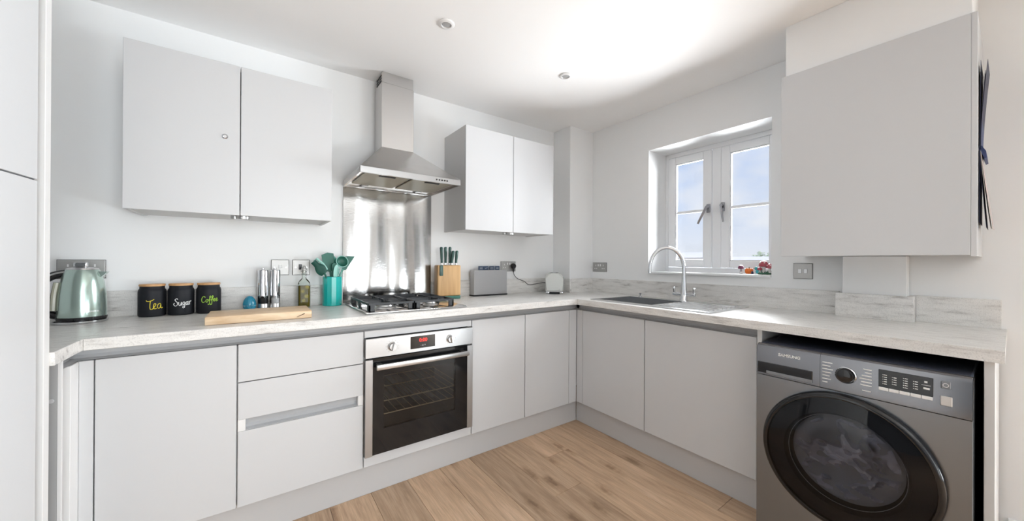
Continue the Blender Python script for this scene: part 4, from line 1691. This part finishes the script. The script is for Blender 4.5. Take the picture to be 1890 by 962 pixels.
hm.quadgrid(cup, 12, 10)
for k in range(3):
    pass
bmesh.ops.solidify(hm.bm, geom=list(hm.bm.faces), thickness=.003)
put(hm, fm, (x - .043, y - .034, z + .190))
obj('scoop', hm, M['teal_dark'], t)
tm = MB()
for k in range(5):
    hh = .020 + k * .0165
    tm.tube([(.030, -.008, hh), (.026, -.020, hh + .002), (.012, -.026, hh + .003)], [.0056, .0052, .0032], 8)
tm.tube([(.024, -.008, .008), (.033, -.010, .045), (.028, -.008, .094)], .0062, 8)
for v in tm.bm.verts:
    v.co.x *= -1
put(tm, fm, (x - .043, y - .034, z + .190))
obj('teeth', tm, M['teal_light'], t)

# wide turner in the middle left
foot, neck = (x + .010, y + .006, UZB), (x - .012, y + .004, z + .205)
t = utensil('turner', 'wide dark green turner standing upright in pot', foot, neck, M['teal_dark'])
hm = blade(.020, .066, .112, .004, .10, .006)
put(hm, frame(foot, (x - .036, y + .010, z + .32)), (x - .013, y + .004, z + .200))
obj('blade', hm, M['teal_dark'], t)
# spoon behind
foot, neck = (x - .006, y + .026, UZB), (x + .006, y + .030, z + .22)
t = utensil('spoon', 'mid green spoon at the back of pot, between turner and ladle', foot, neck, M['teal_mid'])
hm = MB().sphere((0, 0, .040), .022, .007, .038)
put(hm, frame(foot, (x + .012, y + .032, z + .33)), (x + .004, y + .030, z + .215))
obj('bowl', hm, M['teal_mid'], t)
# ladle facing the room
foot, neck = (x - .012, y + .012, UZB), (x + .036, y + .006, z + .215)
t = utensil('ladle', 'round ladle with dark bowl facing out of pot', foot, neck, M['teal_mid'])
hm = MB()
hm.lathe([(0, .022), (.014, .0205), (.025, .014), (.0325, .002), (.034, -.006), (.0355, -.006), (.034, .004), (.026, .017), (.015, .024), (0, .0255)], (0, 0, 0), 28, 'Y')
put(hm, Matrix.Rotation(math.radians(10), 3, 'Z') @ Matrix.Rotation(math.radians(-14), 3, 'X'), (x + .050, y - .004, z + .258))
obj('bowl', hm, [M['teal_mid']], t)
ib = MB()
ib.lathe([(0, .0185), (.013, .0175), (.024, .011), (.0315, -.001)], (0, 0, 0), 28, 'Y')
put(ib, Matrix.Rotation(math.radians(10), 3, 'Z') @ Matrix.Rotation(math.radians(-14), 3, 'X'), (x + .050, y - .004, z + .258))
obj('bowl_inside', ib, M['teal_dark'], t)
rb = MB()
rb.lathe([(.0312, -.0062), (.0335, -.0085), (.0360, -.0062)], (0, 0, 0), 28, 'Y')
put(rb, Matrix.Rotation(math.radians(10), 3, 'Z') @ Matrix.Rotation(math.radians(-14), 3, 'X'), (x + .050, y - .004, z + .258))
obj('rim', rb, M['teal_light'], t)
# spatula behind, pointing right
foot, neck = (x - .025, y + .018, UZB), (x + .062, y + .024, z + .215)
t = utensil('spatula', 'angled green spatula leaning right behind the ladle', foot, neck, M['teal_mid'])
hm = MB()
hm.prism([(x + .058, z + .205), (x + .078, z + .208), (x + .128, z + .291), (x + .086, z + .293), (x + .060, z + .262)], 'Y', y + .022, y + .027)
obj('blade', hm, M['teal_dark'], t)
# spatula with pale leaf blade in front
foot, neck = (x - .004, y - .024, UZB), (x + .008, y - .030, z + .160)
t = utensil('spatula', 'pale green narrow leaf shaped spatula at pot front', foot, neck, M['teal_light'])
hm = blade(.012, .030, .092, .006, .65, .0)
put(hm, frame(foot, (x + .020, y - .032, z + .25)), (x + .008, y - .030, z + .150))
obj('blade', hm, M['teal_light'], t)
# slim dark tongs arms
foot, neck = (x - .014, y - .016, UZB), (x + .002, y - .016, z + .215)
t = utensil('basting_brush', 'slim dark green brush handle leaning right inside pot', foot, neck, M['teal_dark'])
hm = blade(.014, .024, .050, .010, .4)
put(hm, frame(foot, (x + .016, y - .014, z + .28)), (x + .001, y - .016, z + .200))
obj('brush_head', hm, M['teal_dark'], t)
# whisk
foot, neck = (x + .028, y - .020, UZB), (x + .031, y - .024, z + .150)
t = utensil('whisk', 'small green wire whisk at the right of pot', foot, neck, M['teal_mid'])
hm = MB()
for k in range(5):
    a = PI * k / 5
    pts = []
    for q in range(11):
        s = q / 10
        ph = s * PI
        rr = .017 * math.sin(ph) ** .8 if 0 < s < 1 else .002
        zz = .085 * (math.sin(ph / 1) ** .9) if False else .085 * (1 - abs(2 * s - 1) ** 1.4)
        sg = 1 if s < .5 else -1
        rr = .017 * (math.sin(PI * min(1, (1 - abs(2 * s - 1)) * .9 + .05)))
        rr = rr if s != .5 else 0
        pts.append((sg * rr * math.cos(a), sg * rr * math.sin(a), zz))
    hm.tube(pts, .0012, 6)
put(hm, frame(foot, neck), (x + .031, y - .024, z + .150))
obj('wires', hm, M['teal_light'], t)

# knife block
kx, ky = -1.384, -.105
rot = math.radians(-9)
t = thing('knife_block', 'pale bamboo knife block with green base, right of hob', 'knife block', (kx, ky, z), rot, local=True)
mb = MB()
mb.box(-.084, .084, -.045, .045, .022, .236, bev=.008, seg=3)
obj('block', mb, M['bamboo'], t)
obj('rubber_base', bx(-.083, .083, -.044, .044, 0, .0215, bev=.004, seg=2), M['green_base'], t)
Rk = Matrix.Rotation(rot, 3, 'Z')


def knife(lx, ly, h, tilt, label):
    p = Rk @ Vector((lx, ly, 0)) + Vector((kx, ky, z + .2365))
    t = thing('knife', label, 'knife', p, rot, group='knives in the bamboo block', local=True)
    mb = MB()
    mb.box(-.0055, .0055, -.008, .008, .0, .014, bev=.001)
    obj('bolster', mb, M['satin'], t)
    mb = MB()
    pts = [(0, 0, .0142), (tilt * .2, 0, .035), (tilt * .6, 0, h * .6), (tilt, 0, h - .008), (tilt, 0, h)]
    mb.tube(pts, [.0088, .0085, .0104, .0112, .007], 12)
    for v in mb.bm.verts:
        v.co.y *= 1.35
    obj('handle', mb, M['green_knife'], t)


knife(-.036, .020, .128, -.004, 'green handled knife at the far left of bamboo block')
knife(-.010, .018, .129, .000, 'green handled knife second from left in bamboo block')
knife(.020, .016, .130, .002, 'tall green handled knife at the middle of bamboo block')
knife(.028, -.010, .102, .010, 'shorter green handled knife in front of the middle one')
knife(.060, -.006, .103, .006, 'shorter green handled knife at the right of bamboo block')
p = Rk @ Vector((-.058, -.0462, .196)) + Vector((kx, ky, z))
t = thing('knife_sharpener', 'small green sharpener handle on the front of bamboo block', 'sharpener', p, rot, local=True)
mb = MB()
mb.box(-.012, .012, -.010, .001, -.034, .040, bev=.0045, seg=2)
obj('handle', mb, M['green_knife'], t)

# index chopping board case
t = thing('board_case', 'brushed steel case holding chopping boards, beside knife block', 'case', (-1.01, -.055, z))
mb = MB()
bx0, bx1, by0, by1 = -1.159, -.860, -.088, -.026
mb.box(bx0, bx1, by0, by0 + .003, .010 + z, z + .197, bev=.001)
mb.box(bx0, bx1, by1 - .003, by1, .010 + z, z + .197, bev=.001)
mb.box(bx0, bx0 + .003, by0 + .003, by1 - .003, .010 + z, z + .197)
mb.box(bx1 - .003, bx1, by0 + .003, by1 - .003, .010 + z, z + .197)
obj('steel_case', mb, M['steel_h'], t)
obj('base', bx(bx0 - .004, bx1 + .004, by0 - .004, by1 + .004, z, z + .0098, bev=.002), M['black_matt'], t)
mb = MB()
for k in range(4):
    mb.box(-.905 + k * .009, -.899 + k * .009, by0 - .0006, by0 + .0004, z + .024, z + .029)
obj('maker_mark', mb, M['niche'], t)
kinds = ('bread', 'knife', 'fish', 'vegetable')
for k, xc in enumerate((-1.093, -1.040, -.980, -.921)):
    yk = by0 + .009 + k * .0125
    lab = ('grey chopping board with the leftmost navy index tab', 'grey chopping board with second navy index tab from left',
           'grey chopping board with third navy index tab from left', 'grey chopping board with the navy index tab nearest socket')[k]
    t = thing('index_board', lab, 'chopping board', ((bx0 + bx1) / 2, yk, z + .01), group='chopping boards in the steel case')
    obj('board', bx(bx0 + .006, bx1 - .006, yk, yk + .006, z + .0102, z + .185, bev=.001), M['niche'], t)
    tb = obj('tab', bx(xc - .0225, xc + .0225, yk, yk + .006, z + .1855, z + .228, bev=.002), M['navy'], t)
    mb = MB()
    q = yk - .0008
    if k == 0:
        mb.box(xc - .012, xc + .012, q, q + .001, z + .214, z + .216); mb.box(xc - .012, xc + .012, q, q + .001, z + .206, z + .208)
    elif k == 1:
        mb.box(xc - .012, xc + .012, q, q + .001, z + .210, z + .2125, rot=Matrix.Rotation(-.35, 3, 'Y'))
    elif k == 2:
        mb.box(xc - .012, xc + .012, q, q + .001, z + .215, z + .2165); mb.box(xc - .012, xc + .012, q, q + .001, z + .205, z + .2065); mb.box(xc - .012, xc - .0105, q, q + .001, z + .205, z + .2165)
    else:
        mb.box(xc - .011, xc + .011, q, q + .001, z + .208, z + .2135)
    obj('symbol', mb, M['satin'], tb)

# toaster, set at an angle in the corner
TD = Vector((.66, .751, 0))            # long direction, away from the camera
tc_ = Vector((-.515, -.268, 0)) + TD * .095
rz = math.atan2(TD.y, TD.x)
t = thing('toaster', 'small cream retro toaster with chrome feet in the corner', 'toaster', (tc_.x, tc_.y, z), rz, local=True)
mb = MB()
n = 9
wd, ht = .073, .170


def tprof(s=1.0):
    pts = []
    r = .042
    for (sx, a0) in ((1, 0), (-1, PI / 2)):
        for k in range(8):
            a = a0 + k / 7 * PI / 2
            pts.append(((sx * (wd - r) + r * math.cos(a)) * s, (ht - r + r * math.sin(a))))
    pts = [(wd * s, .016)] + pts + [(-wd * s, .016)]
    return pts


mb.prism(tprof(), 'X', -.090, .090)
bmesh.ops.bevel(mb.bm, geom=[e for e in mb.bm.edges if all(abs(abs(v.co.x) - .09) < 1e-5 for v in e.verts)], offset=.012, segments=3, affect='EDGES')
obj('body', mb, M['cream'], t, smooth=50)
mb = MB()
mb.box(-.086, .086, -.060, .060, .004, .0155, bev=.003)
obj('base', mb, M['black_matt'], t)
mb = MB()
for sx in (-1, 1):
    for sy in (-1, 1):
        mb.box(sx * .078 - .013, sx * .078 + .013, sy * .056 - .014, sy * .056 + .014, 0, .020, bev=.004, seg=2)
obj('chrome_foot', mb, M['chrome'], t)
mb = MB()
mb.box(-.066, .066, -.030, -.012, ht - .0005, ht + .001)
mb.box(-.066, .066, .012, .030, ht - .0005, ht + .001)
obj('slot', mb, M['black_matt'], t)
mb = MB()
mb.lathe([(0, 0), (.004, 0), (.004, .001), (0, .0015)], (-.0902, .004, .122), 14, '-X')
obj('badge', mb, M['satin'], t)
obj('control_knob', MB().cyl((-.0900, -.046, .036), .0062, .006, 14, '-X', bev=.001), M['chrome'], t)

# ------------------------------------------------------------------ sockets and switches


def plate_a(x0, x1, z0, z1, label, name, kind):
    t = thing(name, label, 'socket' if 'socket' in name else 'switch', ((x0 + x1) / 2, 0, (z0 + z1) / 2))
    obj('plate', bx(x0, x1, -.006, -.0005, z0, z1, bev=.0015), M['socket'], t)
    obj('rim', bx(x0 - .0012, x1 + .0012, -.003, -.0006, z0 - .0012, z1 + .0012), M['black_matt'], t)
    xm, zm = (x0 + x1) / 2, (z0 + z1) / 2
    if kind == 'double':
        for s in (-1, 1):
            obj('rocker', bx(xm + s * .012 - .006, xm + s * .012 + .006, -.0095, -.0061, zm + .012, zm + .030, bev=.001), M['white_plastic'], t)
            hb = MB()
            cx = xm + s * .040
            hb.box(cx - .0025, cx + .0025, -.0066, -.0058, zm + .010, zm + .022)
            hb.box(cx - .013, cx - .006, -.0066, -.0058, zm - .012, zm - .006)
            hb.box(cx + .006, cx + .013, -.0066, -.0058, zm - .012, zm - .006)
            obj('pin_hole', hb, M['white_plastic'], t)
    elif kind == 'switch':
        obj('rocker', bx(xm - .008, xm + .008, -.010, -.0061, zm - .004, zm + .016, bev=.0015), M['white_plastic'], t)
        mb = MB()
        for s in (-1, 1):
            mb.cyl((xm + s * .028, -.0060, zm + .0), .0035, .0012, 12, '-Y')
        obj('screw', mb, M['satin'], t)
    else:
        obj('rocker', bx(xm - .012, xm + .004, -.010, -.0061, zm - .012, zm + .018, bev=.0015), M['black'], t)
        mb = MB()
        for s in (-1, 1):
            mb.cyl((xm + s * .028, -.0060, zm + .0), .0035, .0012, 12, '-Y')
        obj('screw', mb, M['satin'], t)
    return t


plate_a(-3.195, -3.051, 1.090, 1.1725, 'double metal wall socket half hidden behind the kettle', 'wall_socket', 'double')
plate_a(-2.417, -2.333, 1.092, 1.177, 'single metal wall switch above the salt mill', 'wall_switch', 'switch')
plate_a(-2.315, -2.229, 1.091, 1.1775, 'single metal fused switch with dark rocker behind oil bottle', 'wall_switch', 'spur')
t = plate_a(-.862, -.714, 1.094, 1.173, 'double metal wall socket with a black plug in it', 'wall_socket', 'double')
# plug and flex to the toaster: part of the toaster's lead
pl = thing('power_lead', 'black plug and thin black lead from socket to toaster', 'cable', (-.742, -.02, 1.10))
mb = MB()
mb.lathe([(0, .0112), (.021, .0112), (.024, .016), (.024, .026), (.017, .036), (0, .038)], (-.748, 0, 1.136), 24, '-Y')
mb.tube([(-.748, -.022, 1.120), (-.748, -.022, 1.098), (-.747, -.022, 1.085)], [.008, .006, .004], 10)
obj('plug', mb, M['black'], pl)
mb = MB()
lead = [(-.747, -.022, 1.086), (-.745, -.024, 1.070), (-.735, -.030, 1.050), (-.715, -.040, 1.030), (-.69, -.05, 1.020), (-.655, -.055, 1.006), (-.63, -.06, .985),
        (-.60, -.065, .978), (-.555, -.075, .985), (-.50, -.080, .992), (-.462, -.075, .993), (-.440, -.085, .992)]
mb.tube(smooth_path(lead, 5), .0028, 8)
obj('cord', mb, M['black'], pl)


def plate_b(y0, y1, z0, z1, label, name, kind):
    t = thing(name, label, 'socket' if 'socket' in name else 'switch', (0, (y0 + y1) / 2, (z0 + z1) / 2))
    obj('plate', bx(-.006, -.0005, y0, y1, z0, z1, bev=.0015), M['socket'], t)
    obj('rim', bx(-.003, -.0006, y0 - .0012, y1 + .0012, z0 - .0012, z1 + .0012), M['black_matt'], t)
    ym, zm = (y0 + y1) / 2, (z0 + z1) / 2
    if kind == 'double':
        for s in (-1, 1):
            obj('rocker', bx(-.0095, -.0061, ym + s * .012 - .006, ym + s * .012 + .006, zm + .008, zm + .026, bev=.001), M['white_plastic'], t)
            hb = MB()
            c = ym + s * .042
            hb.box(-.0066, -.0058, c - .003, c + .003, zm + .008, zm + .022)
            hb.box(-.0066, -.0058, c - .016, c - .004, zm - .016, zm - .009)
            hb.box(-.0066, -.0058, c + .004, c + .016, zm - .016, zm - .009)
            obj('pin_hole', hb, M['white_plastic'], t)
    else:
        for s in (-1, 1):
            obj('rocker', bx(-.0095, -.0061, ym + s * .013 - .008, ym + s * .013 + .008, zm - .012, zm + .012, bev=.0012), M['satin'], t)
    return t


plate_b(-.375, -.221, 1.088, 1.1675, 'double metal wall socket in the corner, left of the window', 'wall_socket', 'double')
plate_b(-1.794, -1.709, 1.088, 1.172, 'square metal double switch under the boiler cupboard corner', 'wall_switch', 'two')

# ------------------------------------------------------------------ ornaments on the sill
sz = WZ0 + .0125


def mushroom(x, y, h, r, mc, ms, t, dots=True):
    mb = MB()
    mb.lathe([(0, 0), (r * .42, 0), (r * .34, h * .35), (r * .30, h * .62), (0, h * .64)], (x, y, sz + .0002), 16)
    obj('stem', mb, ms, t)
    mb = MB()
    mb.lathe([(0, h * .56), (r * .8, h * .54), (r, h * .60), (r * .92, h * .76), (r * .6, h * .93), (0, h)], (x, y, sz + .0002), 20)
    c = obj('cap', mb, mc, t)
    if dots:
        mb = MB()
        for k in range(6):
            a = 2 * PI * k / 6 + .5
            mb.sphere((x + r * .78 * math.cos(a), y + r * .78 * math.sin(a), sz + h * .83), r * .17, seg=8, rings=6)
        obj('spot', mb, M['fig_white'], c)


t = thing('mushroom_ornament', 'small plum coloured mushroom ornament, leftmost on the sill', 'ornament', (.12, -1.390, sz))
mushroom(.12, -1.388, .058, .018, M['purple_fig'], M['grey_fig'], t, False)
mb = MB(); mb.sphere((.105, -1.398, sz + .0065), .008, seg=10, rings=8)
obj('pebble', mb, M['fig_white'], t)
t = thing('pumpkin_ornament', 'small orange pumpkin ornament on the window sill', 'ornament', (.12, -1.436, sz))
mb = MB()
for k in range(8):
    a = 2 * PI * k / 8
    mb.sphere((.12 + .011 * math.cos(a), -1.436 + .013 * math.sin(a), sz + .019), .0115, .0115, .0187, seg=10, rings=8)
obj('pumpkin', mb, M['orange_fig'], t)
obj('stalk', MB().tube([(.12, -1.436, sz + .034), (.119, -1.437, sz + .045)], [.003, .002], 8), M['green_fig'], t)
mb = MB(); mb.lathe([(0, 0), (.007, 0), (.0075, .010), (.004, .018), (0, .019)], (.095, -1.464, sz + .0002), 12)
o = obj('pebble_ornament', mb, M['paper_navy']); tag(o, 'tiny navy ornament beside the orange pumpkin', 'ornament')
t = thing('bird_ornament', 'small turquoise bird shaped ornament on the window sill', 'ornament', (.14, -1.482, sz))
mb = MB()
mb.sphere((.14, -1.482, sz + .016), .012, .017, .0155, seg=14, rings=10)
mb.sphere((.14, -1.470, sz + .036), .010, .011, .0105, seg=12, rings=8)
mb.tube([(.14, -1.492, sz + .020), (.142, -1.502, sz + .034), (.143, -1.507, sz + .042)], [.008, .005, .002], 8)
obj('body', mb, M['turq_fig'], t)
obj('beak', MB().tube([(.134, -1.461, sz + .036), (.131, -1.454, sz + .035)], [.0035, .0008], 8), M['orange_fig'], t)
t = thing('toadstool_ornament', 'red toadstools on a green mound ornament at sill end', 'ornament', (.11, -1.530, sz))
mb = MB()
for k in range(46):
    px, py = .11 + random.uniform(-.022, .022), -1.532 + random.uniform(-.034, .034)
    mb.tube([(px, py, sz + .0005), (px + random.uniform(-.004, .004), py + random.uniform(-.004, .004), sz + random.uniform(.014, .026))], [.0042, .001], 5)
mb.box(.085, .135, -1.568, -1.497, sz + .0002, sz + .010, bev=.003)
obj('grass_mound', mb, M['green_fig'], t)
mushroom(.110, -1.522, .088, .027, M['red_fig'], M['fig_white'], t)
mushroom(.105, -1.556, .068, .021, M['red_fig'], M['fig_white'], t)
mushroom(.096, -1.505, .046, .014, M['red_fig'], M['fig_white'], t, False)

# ------------------------------------------------------------------ ceiling downlights
for (x, y, lab) in ((-1.729, -.804, 'round white recessed ceiling downlight above the hob area'), (-.906, -.791, 'round white recessed ceiling downlight nearest the window corner')):
    t = thing('downlight', lab, 'downlight', (x, y, CEIL), group='recessed ceiling downlights')
    mb = MB()
    mb.lathe([(.024, -.0005), (.025, -.008), (.036, -.007), (.040, -.003), (.040, -.0004)], (x, y, CEIL), 40)
    obj('ring', mb, M['white_plastic'], t, smooth=50)
    mb = MB()
    mb.lathe([(0, -.0055), (.016, -.005), (.0235, -.002)], (x, y, CEIL), 28)
    obj('lamp', mb, M['lens'], t)
